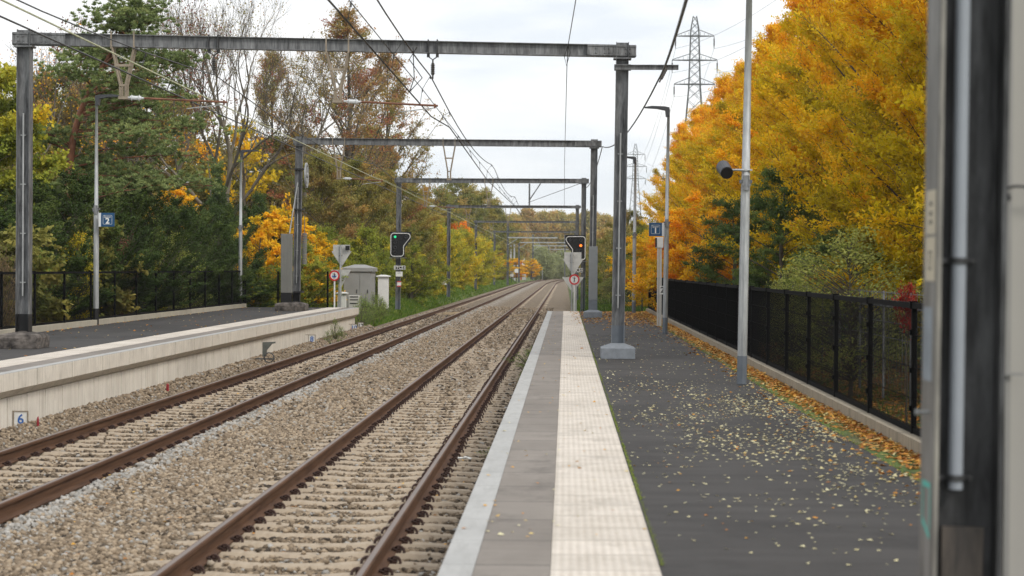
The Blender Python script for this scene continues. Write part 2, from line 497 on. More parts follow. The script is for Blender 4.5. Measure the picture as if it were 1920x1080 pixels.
L['grass'] = leafmat('grass_blade', [(0.0, (0.05, 0.10, 0.015)), (0.6, (0.14, 0.23, 0.03)), (1.0, (0.32, 0.34, 0.09))])
L['farwood'] = leafmat('far_leaf', [(0.0, (0.24, 0.26, 0.10)), (0.35, (0.40, 0.36, 0.13)), (0.7, (0.56, 0.42, 0.14)), (1.0, (0.60, 0.36, 0.14))], var=0.2)
M['litter'] = attr_ramp_mat('fallen_leaf', [(0.0, (0.20, 0.085, 0.03)), (0.3, (0.50, 0.20, 0.04)), (0.55, (0.66, 0.36, 0.06)), (0.8, (0.62, 0.52, 0.24)), (1.0, (0.72, 0.68, 0.44))], 0.7, 0.15)
M['bark'] = plain('bark', (0.105, 0.088, 0.066), 0.9, 0, 0.4, 7, 0.5, stretch=(1, 1, 0.3))
M['bark_pale'] = plain('pale_bark', (0.19, 0.165, 0.125), 0.9, 0, 0.4, 7, 0.5, stretch=(1, 1, 0.3))
M['bark_red'] = plain('red_pine_bark', (0.25, 0.105, 0.06), 0.9, 0, 0.45, 6, 0.5, stretch=(1, 1, 0.4))
# ------------------------------------------------------------------ terrain and track
T1, T2, HG = -2.27, -6.18, 0.7535        # track centres, half the rail spacing
ZR, ZL = 0.58, 0.78                      # platform heights above the rails
RE, LE = -0.70, -7.75                    # platform edges
REND, LEND = 77.2, 72.0                  # where the platforms end

def curve(y):
    y = np.asarray(y, float)
    return np.where(y > 290, (np.maximum(y, 290) - 290) ** 2 / 6500.0, 0.0)

def sstep(a, b, x):
    t = np.clip((x - a) / (b - a), 0, 1)
    return t * t * (3 - 2 * t)

def ground_z(x, y):
    xs = x - curve(y)
    z = np.full(np.shape(xs), -0.55)
    z = z + sstep(-8.1, -9.6, xs) * 0.0
    left = sstep(0, 1, (-8.0 - xs) / 1.6)
    right = sstep(0, 1, (xs - 0.1) / 1.4)
    open_l = sstep(LEND - 1, LEND + 2, y)
    open_r = sstep(REND - 1, REND + 1.5, y)
    z = z + left * open_l * 0.9 * (1 + 0.12 * np.sin(y * 0.31) * np.cos(xs * 0.7))
    z = z + right * open_r * (0.72 + 0.1 * np.sin(y * 0.4 + xs))
    out_l = sstep(0, 1, (-12.4 - xs) / 1.0)
    z = np.where(y < LEND + 1, z + out_l * 1.0, z)
    out_r = sstep(0, 1, (xs - 3.5) / 1.5)
    z = np.where(y < REND + 0.5, z + out_r * 0.55, z)
    z = z + sstep(14, 60, np.abs(xs + 4)) * 0.5
    return z

def grid_obj(name, xs, ys, zf, mat, shift=True, smooth=True):
    XX, YY = np.meshgrid(xs, ys)
    C = curve(YY) if shift else 0
    ZZ = zf(XX, YY)
    V = np.stack([XX + C, YY, ZZ], -1).reshape(-1, 3)
    nx, ny = len(xs), len(ys)
    i = (np.arange(ny - 1)[:, None] * nx + np.arange(nx - 1)[None, :]).reshape(-1)
    Fq = np.stack([i, i + 1, i + nx + 1, i + nx], 1)
    me = quads_mesh(name, V, Fq, mat, smooth=smooth)
    return link(name, me)

def quads_mesh(name, V, Fq, mat, hue=None, smooth=False, k=4):
    me = bpy.data.meshes.new(name)
    n, f = len(V), len(Fq)
    me.vertices.add(n); me.vertices.foreach_set('co', np.ascontiguousarray(V, np.float32).reshape(-1))
    me.loops.add(f * k); me.loops.foreach_set('vertex_index', np.ascontiguousarray(Fq, np.int32).reshape(-1))
    me.polygons.add(f); me.polygons.foreach_set('loop_start', np.arange(0, f * k, k, dtype=np.int32))
    if smooth: me.polygons.foreach_set('use_smooth', np.ones(f, bool))
    if mat: me.materials.append(mat)
    if hue is not None:
        a = me.attributes.new('hue', 'FLOAT', 'FACE'); a.data.foreach_set('value', np.ascontiguousarray(hue, np.float32))
    me.update(calc_edges=True)
    return me

def ground_mat():
    m, t, b = nodes('ground_soil_and_grass')
    v = coords(t)
    n = noise(t, 0.25, v, 6, 0.6); n2 = noise(t, 6, v, 5, 0.65)
    soil = ramp(t, n2, [(0.32, (0.05, 0.038, 0.024)), (0.5, (0.13, 0.09, 0.05)), (0.68, (0.24, 0.16, 0.085))])
    gr = ramp(t, n2, [(0.3, (0.035, 0.065, 0.012)), (0.7, (0.13, 0.19, 0.035))])
    c = mixc(t, ramp(t, n, [(0.32, (0, 0, 0)), (0.50, (1, 1, 1))]), soil, gr)
    t.links.new(c, b.inputs['Base Color']); b.inputs['Roughness'].default_value = 0.95
    bump(t, b, noise(t, 25, v), 0.6, 0.05)
    return m
M['ground'] = ground_mat()
gx = np.concatenate([np.linspace(-600, -60, 10), np.linspace(-50, -14, 19), np.linspace(-13, 7, 61), np.linspace(8, 60, 20), np.linspace(100, 600, 8)])
gy = np.concatenate([np.linspace(-30, 8, 8), np.linspace(10, 130, 121), np.linspace(134, 420, 72), np.linspace(440, 900, 20), np.linspace(940, 1150, 4)])
g = grid_obj('ground', gx, gy, lambda x, y: ground_z(x + curve(y), y), M['ground'])
g['kind'] = 'structure'

def ballast_z(x, y):
    """x relative to the curved line"""
    z = np.full(np.shape(x), -0.214)
    mid = np.exp(-((x + 4.25) / 0.75) ** 4) * 0.07
    ridge = np.exp(-((x + 4.98) / 0.20) ** 2) * 0.13
    z = z + mid + ridge
    z = z + np.where(y < LEND + 3, sstep(-7.25, -7.7, x) * 0.24, 0)
    z = z + np.where(y < REND + 1, sstep(-1.05, -0.72, x) * 0.09, 0)
    # beyond about 95 m the cribs are filled to the sleeper tops
    z = z + sstep(48, 105, y) * 0.034
    # shoulders fall away where no platform holds them
    z = z - np.where(y > LEND, sstep(-7.9, -9.2, x) * 0.5, 0) - np.where(y > REND, sstep(-0.1, 0.9, x) * 0.5, 0)
    z = z + 0.012 * np.sin(x * 9 + y * 3.1) * np.sin(y * 2.3 - x * 4)
    return z
bx_ = np.arange(-9.4, 1.05, 0.11)
by_ = np.concatenate([np.arange(9, 60, 0.25), np.arange(60, 120, 0.6), np.arange(120, 640, 4)])
def bz(x, y):
    z = ballast_z(x, y)
    z = np.where((y < LEND) & (x < LE - 0.1), -0.6, z)
    return np.where((y < REND) & (x > RE + 0.06), -0.6, z)
g = grid_obj('ballast_bed', bx_, by_, bz, M['ballast']); g['kind'] = 'structure'; g['label'] = 'bed of brown grey ballast between the platforms'

# the road of the level crossing, far down the line
mb = MB(); mb.box((2.5, 478, -0.06), (60, 7, 0.24)); struct('road', mb, asphalt('pale_asphalt', (0.20, 0.18, 0.155)), 'pale road over the distant level crossing')

# rails
def rail_profile():
    p = [(-.075, -.172), (.075, -.172), (.075, -.16), (.012, -.145), (.0085, -.13), (.0085, -.05), (.035, -.038), (.036, -.012), (.03, -.003), (.018, 0)]
    return p + [(-x, z) for x, z in reversed(p[2:])]
def rail(cx, label):
    ys = list(np.arange(6, 290, 20)) + list(np.arange(290, 640, 6))
    pr = rail_profile(); n = len(pr); mb = MB(); vs = []
    for y in ys:
        c = float(curve(y))
        vs += [(cx + c + u, y, w_) for u, w_ in pr]
    fs = [(i * n + k, i * n + (k + 1) % n, (i + 1) * n + (k + 1) % n, (i + 1) * n + k) for i in range(len(ys) - 1) for k in range(n)]
    mb.add(vs, fs)
    o = part('rail', mb, M['rail'])
    tag(o, label, 'rail', 'rails of the two tracks')
rail(T1 + HG, 'rusty rail nearest the right platform, its top polished')
rail(T1 - HG, 'rusty rail of the right track beside the broad ballast strip')
rail(T2 + HG, 'rusty rail of the left track beside the pale ballast ridge')
rail(T2 - HG, 'rusty rail running closest below the left platform wall')

# sleepers with their rail clips
def sleeper_mesh():
    # length profile: raised under the rails, lower in the middle
    xs = [-1.27, -1.22, -0.98, -0.52, -0.36, 0, 0.36, 0.52, 0.98, 1.22, 1.27]
    zt = [-.225, -.188, -.174, -.174, -.190, -.196, -.190, -.174, -.174, -.188, -.225]
    mb = MB(); vs = []
    for x, z in zip(xs, zt):
        vs += [(x, -.14, -.40), (x, -.125, z - .04), (x, -.085, z), (x, .085, z), (x, .125, z - .04), (x, .14, -.40)]
    n = 6
    fs = [(i * n + k, (i + 1) * n + k, (i + 1) * n + (k + 1) % n, i * n + (k + 1) % n) for i in range(len(xs) - 1) for k in range(n)]
    fs += [tuple(range(n)), tuple(reversed(range((len(xs) - 1) * n, len(xs) * n)))]
    mb.add(vs, fs)
    return mb
def clip_mb(s):
    """a bent spring clip: two coils over a shoulder"""
    mb = MB()
    pts = []
    for k in range(12):
        a = math.pi * (k / 11.0) * 1.35 - 0.3
        pts.append((s * 0.118 + 0.044 * math.cos(a) * s, -0.05 + .10 * k / 11.0, -.165 + 0.042 * math.sin(a)))
    mb.tube(pts, 0.0125, 6)
    mb.disc((s * .115, 0, -.14), .022, .03, 'x', 8)
    mb.box((s * 0.10, 0, -.168), (0.06, 0.11, 0.03))
    mb.tube([(s * 0.10, -.055, -.15), (s * 0.055, -.03, -.142)], 0.011, 5)
    mb.tube([(s * 0.10, .055, -.15), (s * 0.055, .03, -.142)], 0.011, 5)
    return mb
slp = tag(part('sleeper', sleeper_mesh(), M['sleeper']), None, 'sleeper')
cl_me = {s: clip_mb(s).mesh('rail_clip', M['clip']) for s in (-1, 1)}
for rs in (-1, 1):
    for s in (-1, 1):
        link('rail_clip', cl_me[s], slp, (rs * HG, 0, 0))
cache_kids(slp)
rng = random.Random(3)
def sleeper_row(cx, y0, n, group, label, first=None):
    for i in range(n):
        y = y0 + 0.6 * i
        o = first if (i == 0 and first is not None) else copy_tree(slp)
        o.location = (cx + rng.uniform(-.02, .02), y, rng.uniform(-.004, .004))
        o.rotation_euler = (0, 0, rng.uniform(-.006, .006))
        o['label'] = label; o['group'] = group
sleeper_row(T1, 12.3, 152, 'sleepers of the right track', 'beige concrete sleeper under the right hand track, rusty clips on it', slp)
sleeper_row(T2, 21.6, 132, 'sleepers of the left track', 'beige concrete sleeper under the left hand track, rusty clips on it')
# the far sleepers, nearly level with the stones, as one mass
base_ = sleeper_mesh()
V0 = np.array(base_.v); vs = []; fs = []; cnt = 0
for cx, ys in ((T1, np.arange(103.5, 300, 0.6)), (T2, np.arange(100.8, 300, 0.6))):
    for y in ys:
        vs.append(V0 + np.array([cx + float(curve(y)), y, 0])); fs += [tuple(k + cnt for k in f) for f in base_.f]; cnt += len(V0)
me = bpy.data.meshes.new('sleepers'); me.from_pydata(np.concatenate(vs).tolist(), [], fs); me.materials.append(M['sleeper'])
tag(link('distant_sleepers', me), 'run of distant sleepers nearly buried in the stones', 'sleepers', None, 'stuff')

# loose ballast stones
def stones():
    rs = np.random.RandomState(5)
    t = (1 + 5 ** .5) / 2
    ico = np.array([(-1, t, 0), (1, t, 0), (-1, -t, 0), (1, -t, 0), (0, -1, t), (0, 1, t), (0, -1, -t), (0, 1, -t), (t, 0, -1), (t, 0, 1), (-t, 0, -1), (-t, 0, 1)], float)
    ico /= np.linalg.norm(ico[0])
    F0 = np.array([(0, 11, 5), (0, 5, 1), (0, 1, 7), (0, 7, 10), (0, 10, 11), (1, 5, 9), (5, 11, 4), (11, 10, 2), (10, 7, 6), (7, 1, 8), (3, 9, 4), (3, 4, 2), (3, 2, 6), (3, 6, 8), (3, 8, 9), (4, 9, 5), (2, 4, 11), (6, 2, 10), (8, 6, 7), (9, 8, 1)])
    P = []
    def band(y0, y1, dens, s0, s1):
        n = int((y1 - y0) * 7.2 * dens)
        x = rs.uniform(-7.72, -0.72, n); y = rs.uniform(y0, y1, n)
        keep = x > (-1100 / F * y - 0.3)
        # nothing on the rails, few stones lying on sleepers
        for c in (T1, T2):
            for h in (-HG, HG): keep &= np.abs(x - (c + h)) > 0.095
            on = (np.abs(x - c) < 1.27) & (np.abs(((y - (12.3 if c == T1 else 21.6)) / 0.6 + 0.5) % 1 - 0.5) * 0.6 < 0.17)
            keep &= ~(on & (rs.rand(n) > 0.02))
            zone = (np.abs(np.abs(x - c) - HG) < 0.17)
            keep &= ~(zone & (rs.rand(n) > 0.3))
        x, y = x[keep], y[keep]
        s = rs.uniform(s0, s1, len(x))
        P.append(np.stack([x, y, s], 1))
    band(12.5, 20, 880, .015, .035)
    band(20, 32, 620, .017, .036)
    band(32, 50, 340, .022, .042)
    band(50, 78, 150, .026, .046)
    band(78, 120, 45, .030, .052)
    A = np.concatenate(P)
    n = len(A)
    onS = np.zeros(n, bool)
    for c in (T1, T2):
        onS |= (np.abs(A[:, 0] - c) < 1.27) & (np.abs(((A[:, 1] - (12.3 if c == T1 else 21.6)) / 0.6 + 0.5) % 1 - 0.5) * 0.6 < 0.13)
    z = ballast_z(A[:, 0], A[:, 1]) + rs.uniform(-.6, .35, n) * A[:, 2] + 0.004
    crib = np.zeros(n, bool)
    for c in (T1, T2): crib |= np.abs(A[:, 0] - c) < 1.15
    z = np.where(crib & ~onS, z + 0.005, z)
    z = np.where(onS, -.185 + A[:, 2] * .5, z)
    shapes = []
    for k in range(14):
        v = ico * rs.uniform(.6, 1.3, (12, 1)) * rs.uniform(.6, 1.25, (1, 3))
        shapes.append(v)
    shapes = np.array(shapes)
    sh = shapes[rs.randint(0, 14, n)]
    a = rs.uniform(0, 2 * math.pi, n); e = rs.uniform(-.7, .7, n)
    ca, sa, ce, se = np.cos(a), np.sin(a), np.cos(e), np.sin(e)
    v = sh * A[:, 2][:, None, None]
    x1 = v[..., 0] * ce[:, None] - v[..., 2] * se[:, None]; z1 = v[..., 0] * se[:, None] + v[..., 2] * ce[:, None]
    x2 = x1 * ca[:, None] - v[..., 1] * sa[:, None]; y2 = x1 * sa[:, None] + v[..., 1] * ca[:, None]
    V = np.stack([x2 + A[:, 0][:, None], y2 + A[:, 1][:, None], z1 * .85 + z[:, None]], -1).reshape(-1, 3)
    Fq = (F0[None] + (np.arange(n) * 12)[:, None, None]).reshape(-1, 3)
    ridge = np.exp(-((A[:, 0] + 4.98 + .05 * np.sin(A[:, 1])) / 0.2) ** 2) > rs.uniform(0.25, 1.1, n)
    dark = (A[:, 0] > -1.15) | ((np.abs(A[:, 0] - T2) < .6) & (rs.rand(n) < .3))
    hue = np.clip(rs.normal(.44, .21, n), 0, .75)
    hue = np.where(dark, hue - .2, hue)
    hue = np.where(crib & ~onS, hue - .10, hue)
    hue = np.where(rs.rand(n) < .06, rs.uniform(.78, .95, n), hue)
    hue = np.where(ridge, rs.uniform(.76, .98, n), hue)
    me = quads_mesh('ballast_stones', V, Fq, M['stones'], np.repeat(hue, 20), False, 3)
    tag(link('ballast_stones', me), 'loose beige and grey ballast stones between the rails', 'ballast', None, 'stuff')
stones()

# ------------------------------------------------------------------ platforms
def sheet(name, x0, x1, y0, y1, z0, z1, mat, label=None):
    mb = MB(); mb.box(((x0 + x1) / 2, (y0 + y1) / 2, (z0 + z1) / 2), (x1 - x0, y1 - y0, z1 - z0))
    return struct(name, mb, mat, label)
# right platform; coping blocks of 1 m with open joints
def coping(x0, x1, y0, y1, z, h, step, mat, name, label, gap=.008):
    mb = MB(); y = y0
    while y < y1 - .01:
        e = min(y + step, y1)
        mb.box(((x0 + x1) / 2, (y + e) / 2, z - h / 2), (x1 - x0, e - y - gap, h)); y = e
    return struct(name, mb, mat, label)
sheet('platform_core', RE + .12, 3.24, -4, REND - .02, -.6, ZR - .09, M['kerb'])
coping(RE, RE + .19, -4, REND, ZR, .22, 1.0, M['coping'], 'platform_coping', 'pale concrete edge of the right platform')
sheet('platform_wall', RE + .03, RE + .12, -4, REND, -.6, ZR - .225, M['coping_face'], 'shaded side wall below the right platform edge')
sheet('grey_pavement', RE + .192, -.075, -4, REND, ZR - .088, ZR - .003, M['grey_paving'], 'grey paving strip along the right platform edge')
sheet('tactile_pavement', -.073, .545, -4, REND, ZR - .088, ZR + .001, M['tactile'], 'cream studded guiding strip of the right platform')
sheet('asphalt_pavement', .547, 2.86, -4, REND, ZR - .088, ZR - .006, M['asphalt'], 'dark asphalt surface of the right platform')
sheet('kerbside_soil', 2.862, 3.24, -4, REND, ZR - .088, ZR - .012, M['ground'])
coping(3.242, 3.44, -4, REND, ZR + .13, .75, 1.0, M['kerb'], 'platform_kerb', 'weathered concrete kerb below the black fence')
# left platform
LX = LE
sheet('platform_core', -12.0, LX - .2, 12, LEND - .1, -.6, ZL - .09, M['kerb'])
# edge beams: vertical face, chamfered underside, joints every 2 m; wall of ribbed panels below
mb = MB(); mw = MB(); mj = MB()
y = 12.0; k = 0
while y < LEND - .05:
    e = min(y + 2.0, LEND)
    mb.prism([(LX, ZL), (LX, ZL - .24), (LX - .15, ZL - .36), (LX - .3, ZL - .36), (LX - .3, ZL - .05), (LX - .14, ZL)], y + .018, e - .018, 'y')
    yy = y
    while yy < e - .01:
        ee = min(yy + 1.0, e)
        mw.box((LX - .22, (yy + ee) / 2, (ZL - .36 - .6) / 2 - .005), (.14, ee - yy - .045, ZL - .36 + .6 - .01)); yy = ee
    y = e
struct('platform_edge', mb, M['coping_face'], 'cream overhanging edge beam of the left platform')
struct('platform_wall', mw, M['wall'], 'cream panelled retaining wall under the left platform')
sheet('platform_joint_shade', LX - .32, LX - .295, 12, LEND, -.6, ZL - .37, M['plinth_dark'])  # dark backing whose colour stands in for shadow in the panel joints
sheet('platform_end_wall', -12.2, LX - .31, LEND - .09, LEND, -.6, ZL - .09, M['wall'])
coping(LX - .155, LX - .002, 12, LEND, ZL + .006, .03, 1.0, M['coping'], 'platform_coping', 'pale coping line of the left platform')
sheet('grey_pavement', LX - .54, LX - .157, 12, LEND, ZL - .088, ZL + .002, M['grey_paving'], 'grey paving strip along the left platform edge')
sheet('tactile_pavement', LX - 1.15, LX - .542, 12, LEND, ZL - .088, ZL + .005, M['tactile'], 'cream guiding strip of the left platform')
sheet('asphalt_pavement', -12.0, LX - 1.152, 12, LEND, ZL - .088, ZL - .004, M['asphalt'], 'dark asphalt surface of the left platform')
coping(-12.2, -12.0, 12, LEND, ZL + .13, .75, 1.0, M['kerb_pale'], 'platform_kerb', 'pale kerb at the back of the left platform')

# moss line at the edge of the asphalt
def moss():
    rs = np.random.RandomState(8); n = 5200
    y = 11 + rs.rand(n) ** 1.5 * 66; x = .555 + np.abs(rs.normal(0, .012, n))
    s = rs.uniform(.003, .009, n) * (0.25 + .6 * (np.sin(y * .9) + np.sin(y * .37 + 1) > .1))
    x2 = rs.normal(2.86, .02, 900); y2 = 13 + rs.rand(900) * 60; s2 = rs.uniform(.004, .013, 900)
    x = np.concatenate([x, x2]); y = np.concatenate([y, y2]); s = np.concatenate([s, s2]); n = len(x)
    a = rs.uniform(0, 6.28, n); z = ZR + .002
    V = np.stack([np.stack([x + np.cos(a + k * math.pi / 2) * s, y + np.sin(a + k * math.pi / 2) * s * 1.5, z + rs.uniform(0, .014, n) * (k % 2)], -1) for k in range(4)], 1).reshape(-1, 3)
    me = quads_mesh('moss', V, np.arange(n * 4).reshape(-1, 4), L['grass'], rs.uniform(.6, 1, n))
    tag(link('moss', me), 'thin green moss line beside the studded strip', 'moss', None, 'stuff')
moss()

# fallen leaves
def leaf_quads(x, y, z, s, rs, hue, name, label, mat='litter'):
    n = len(x); a = rs.uniform(0, 6.28, n)
    ca, sa = np.cos(a), np.sin(a)
    cc = []
    for (u, v_, dz) in ((-1, 0, 0), (0, -.7, 1), (1, 0, 0), (0, .7, 1)):
        lift = np.abs(rs.normal(0, .22, n)) * s * (.5 + dz) + .002
        cc.append(np.stack([x + (u * ca - v_ * sa) * s, y + (u * sa + v_ * ca) * s, z + lift], -1))
    V = np.stack(cc, 1).reshape(-1, 3)
    me = quads_mesh(name, V, np.arange(n * 4).reshape(-1, 4), M[mat], hue)
    return tag(link(name, me), label, 'fallen leaves', None, 'stuff')
def leaves():
    rs = np.random.RandomState(11)
    # pale leaves over the asphalt, densest between 15 and 30 m
    n = 6600
    y = np.concatenate([rs.normal(21.5, 4.2, int(n * .72)), rs.uniform(11.5, 50, int(n * .28))]); n = len(y)
    x = rs.uniform(.6, 2.86, n)
    keep = (y > 11) & (rs.rand(n) < np.where(y < 27, np.clip((x - .4) / 1.9, .07, 1), .6)) & ((np.sin(x * 3.1 + y * .8) + np.sin(y * 1.3 - x * 2)) > rs.uniform(-2.4, .7, n))
    x, y = x[keep], y[keep]; n = len(x)
    hue = np.where(rs.rand(n) < .86, rs.uniform(.86, 1, n), rs.uniform(.2, .8, n))
    leaf_quads(x, y, np.full(n, ZR - .004), rs.uniform(.011, .026, n), rs, hue, 'fallen_leaves', 'pale yellow leaves strewn over the near asphalt')
    # orange leaves at the far end of the platform
    n = 5200
    y = 77 - np.abs(rs.normal(0, 12, n)); x = rs.uniform(.2, 3.0, n)
    keep = (y > 30) & (rs.rand(n) < np.clip((x + .1) / 2.6, .06, 1) * np.where(y > 58, 1, .35))
    x, y = x[keep], y[keep]; n = len(x)
    leaf_quads(x, y, np.full(n, ZR - .004), rs.uniform(.025, .05, n), rs, rs.beta(2, 2.4, n) * .85, 'fallen_leaves', 'orange leaves gathered at the far platform end')
    # drift against the kerb
    n = 13000
    y = 13 + rs.rand(n) * 64; x = 3.24 - np.abs(rs.normal(0, .13, n)) - .01
    x = np.where(rs.rand(n) < .1, x - rs.uniform(0, .5, n), x)
    keep = (x > 2.2); x, y = x[keep], y[keep]; n = len(x)
    z = ZR - .01 + np.clip((x - 3.0) * .16, 0, .05) * rs.rand(n)
    leaf_quads(x, y, z, rs.uniform(.02, .045, n), rs, rs.beta(1.6, 2.0, n) * .9, 'fallen_leaves', 'drift of orange leaves against the right kerb')
    # a few on the strips, the left platform, the ballast
    n = 230; y = 12 + rs.rand(n) ** 1.4 * 64; x = rs.uniform(-.65, .55, n)
    leaf_quads(x, y, np.full(n, ZR + .002), rs.uniform(.011, .026, n), rs, rs.uniform(.3, 1, n), 'fallen_leaves', 'scattered leaves on the cream and grey strips')
    n = 420; y = rs.uniform(30, 71.8, n); x = np.where(rs.rand(n) < .5, -12.0 + np.abs(rs.normal(0, .12, n)), rs.uniform(-12, -8.9, n))
    leaf_quads(x, y, np.full(n, ZL - .003), rs.uniform(.02, .04, n), rs, rs.uniform(.1, 1, n), 'fallen_leaves', 'few leaves on the left platform asphalt')
    n = 420; y = 13 + rs.rand(n) ** 1.3 * 50; x = rs.uniform(-7.4, -.8, n)
    for c in (T1, T2):
        for h in (-HG, HG): x = np.where(np.abs(x - c - h) < .1, x + .2, x)
    leaf_quads(x, y, ballast_z(x, y) + .045, rs.uniform(.014, .03, n), rs, rs.uniform(.15, .7, n), 'fallen_leaves', 'single orange and yellow leaves caught among the ballast')
    n = 34000; y = rs.uniform(14, 60, n); x = rs.uniform(3.5, 9, n)
    leaf_quads(x, y, ground_z(x, y) + .01, rs.uniform(.03, .055, n), rs, rs.beta(1.5, 2.6, n) * .75, 'fallen_leaves', 'brown leaf litter under the trees behind the fence')
leaves()

# ------------------------------------------------------------------ fences
def panel_mb(wlen, h, pitch, r, sides=True):
    """welded mesh panel lying along y: verticals plus double horizontals"""
    mb = MB()
    n = int(wlen / pitch)
    for i in range(n):
        mb.box((0, (i + .5) * wlen / n, h / 2), (r * 2, r * 2, h))
    for z in (.04, h * .25, h * .5, h * .75, h - .04):
        for s in (-1, 1): mb.box((s * (r * 2.2), wlen / 2, z), (r * 2, wlen, r * 2))
    return mb
def fence(name, label, loc, rot, n, span, h, pitch, r, mat, rail=True, group=None, post_w=.065):
    t = thing(name, label, 'fence', loc, group, (0, 0, rot))
    pm = panel_mb(span - post_w, h, pitch, r).mesh('mesh_panel', mat)
    po = MB(); po.box((0, 0, h / 2 + .02), (post_w * .75, post_w, h + .06))
    for z in (h * .2, h * .5, h * .8): po.box((-post_w * .45, 0, z), (.03, .045, .05))
    po = po.mesh('post', mat)
    rl = MB(); rl.box((-.01, span / 2, h + .015), (.055, span - .004, .055)); rl.box((-.012, span - .03, h + .02), (.075, .06, .075)); rl = rl.mesh('top_rail', mat)
    bl = MB(); bl.box((0, span / 2, .0), (.03, span - post_w - .004, .05)); bl = bl.mesh('bottom_rail', mat)
    for i in range(n + 1):
        link('post', po, t, (0, i * span, 0))
        if i < n:
            link('mesh_panel', pm, t, (0, i * span + post_w / 2, .03))
            if rail:
                link('top_rail', rl, t, (0, i * span, 0)); link('bottom_rail', bl, t, (0, i * span + post_w / 2, .03))
    return t
fence('mesh_fence', 'long black mesh fence along the right platform kerb', (3.36, 10.6, ZR + .13), 0, 25, 2.66, 1.22, .05, .0023, M['fence'])
fence('mesh_fence', 'long black mesh fence behind the left platform', (-12.13, 28, ZL + .13), 0, 17, 2.6, 1.2, .055, .0018, M['fence'])
fence('mesh_fence', 'see through fence closing the end of the left platform', (-12.1, 72.3, ZL + .0), -math.pi / 2, 1, 1.25, 1.3, .055, .003, M['fence'], False)
fence('mesh_fence', 'see through fence between counterweight and round sign, left side', (-10.85, 72.3, ZL + .0), -math.pi / 2, 1, 1.88, 1.3, .055, .003, M['fence'], False)
fence('mesh_fence', 'thin green fence closing the end of the right platform', (.75, 77.6, ZR - .05), -math.pi / 2, 1, 2.35, 1.35, .055, .004, M['fence_green'], False)

# ------------------------------------------------------------------ overhead line portals
def hbeam(mb, c, z0, z1, w_=.24, t=.012):
    """H section column: flanges left and right, web facing along the line"""
    x, y = c
    mb.box((x - w_ / 2 + t / 2, y, (z0 + z1) / 2), (t, w_, z1 - z0))
    mb.box((x + w_ / 2 - t / 2, y, (z0 + z1) / 2), (t, w_, z1 - z0))
    mb.box((x, y, (z0 + z1) / 2), (w_ - 2 * t, t, z1 - z0))
def plinth(kind, parent, loc):
    mb = MB()
    if kind == 'black':
        rs = random.Random(int(loc[1]))
        vs = []
        nx, ny, nzz = 7, 7, 4
        w_, dd, h = .36, .42, .25
        for k in range(nzz + 1):
            for j in range(ny + 1):
                for i in range(nx + 1):
                    z = h * k / nzz
                    if k == nzz: z += .07 * (1 - max(abs(i / nx - .5), abs(j / ny - .5)) * 2)
                    f = 1 if k < nzz else .93
                    vs.append(((i / nx - .5) * 2 * w_ * f + rs.uniform(-.012, .012), (j / ny - .5) * 2 * dd * f + rs.uniform(-.012, .012), z + rs.uniform(-.008, .008) * (k > 0)))
        I = lambda i, j, k: (k * (ny + 1) + j) * (nx + 1) + i
        fs = []
        for j in range(ny):
            for i in range(nx): fs.append((I(i, j, nzz), I(i + 1, j, nzz), I(i + 1, j + 1, nzz), I(i, j + 1, nzz)))
        for k in range(nzz):
            for i in range(nx):
                fs.append((I(i, 0, k), I(i + 1, 0, k), I(i + 1, 0, k + 1), I(i, 0, k + 1))); fs.append((I(i + 1, ny, k), I(i, ny, k), I(i, ny, k + 1), I(i + 1, ny, k + 1)))
            for j in range(ny):
                fs.append((I(0, j + 1, k), I(0, j, k), I(0, j, k + 1), I(0, j + 1, k + 1))); fs.append((I(nx, j, k), I(nx, j + 1, k), I(nx, j + 1, k + 1), I(nx, j, k + 1)))
        mb.add(vs, fs)
        return part('plinth', mb, M['plinth_dark'], parent, loc)
    w_, dd, h = .325, .40, .20
    lo = [(-w_, -dd), (w_, -dd), (w_, dd), (-w_, dd)]; hi = [(-.11, -.13), (.11, -.13), (.11, .13), (-.11, .13)]
    vs = [(a, b_, 0) for a, b_ in lo] + [(a, b_, h) for a, b_ in lo] + [(a, b_, h + .085) for a, b_ in hi]
    fs = [(0, 1, 5, 4), (1, 2, 6, 5), (2, 3, 7, 6), (3, 0, 4, 7), (4, 5, 9, 8), (5, 6, 10, 9), (6, 7, 11, 10), (7, 4, 8, 11), (8, 9, 10, 11)]
    mb.add(vs, fs)
    return part('plinth', mb, M['plinth_grey'], parent, loc, bevel=.01)

def hanger(parent, x, y, zb, zlow, detail=True):
    """V frame hanging below the beam"""
    mb = MB()
    h = zb - zlow
    for s in (-1, 1):
        mb.tube([(x + s * .21, y - .09, zb + .02), (x + s * .19, y - .09, zb - .08), (x + s * .05, y - .09, zb - h * .78), (x + s * .05, y - .09, zb - h)], .022, 5)
        mb.tube([(x + s * .21, y + .09, zb + .02), (x + s * .19, y + .09, zb - .08), (x + s * .05, y + .09, zb - h * .78), (x + s * .05, y + .09, zb - h)], .022, 5)
        mb.box((x + s * .21, y - .125, zb + .12), (.025, .02, .32))
    mb.box((x, y - .1, zb - h * .38), (.30, .03, .045)); mb.box((x, y - .1, zb - h * .78), (.12, .03, .035))
    mb.box((x, y, zb - h - .03), (.16, .22, .05))
    return part('hanger_frame', mb, M['brownish'], parent)
def insulator_mb(p0, p1, r=.055, n=3, rod=.012):
    p0, p1 = Vector(p0), Vector(p1)
    mb = MB(); mb.tube([p0, p1], rod, 6)
    d = p1 - p0
    for k in range(n):
        c = p0 + d * (.3 + .4 * k / max(1, n - 1)); e = d.normalized() * .016
        mb.tube([c - e, c, c + e], [r * .35, r, r * .35], 12)
    mb.tube([p0 + d * .2, p0 + d * .8], rod * 1.9, 8)
    return mb
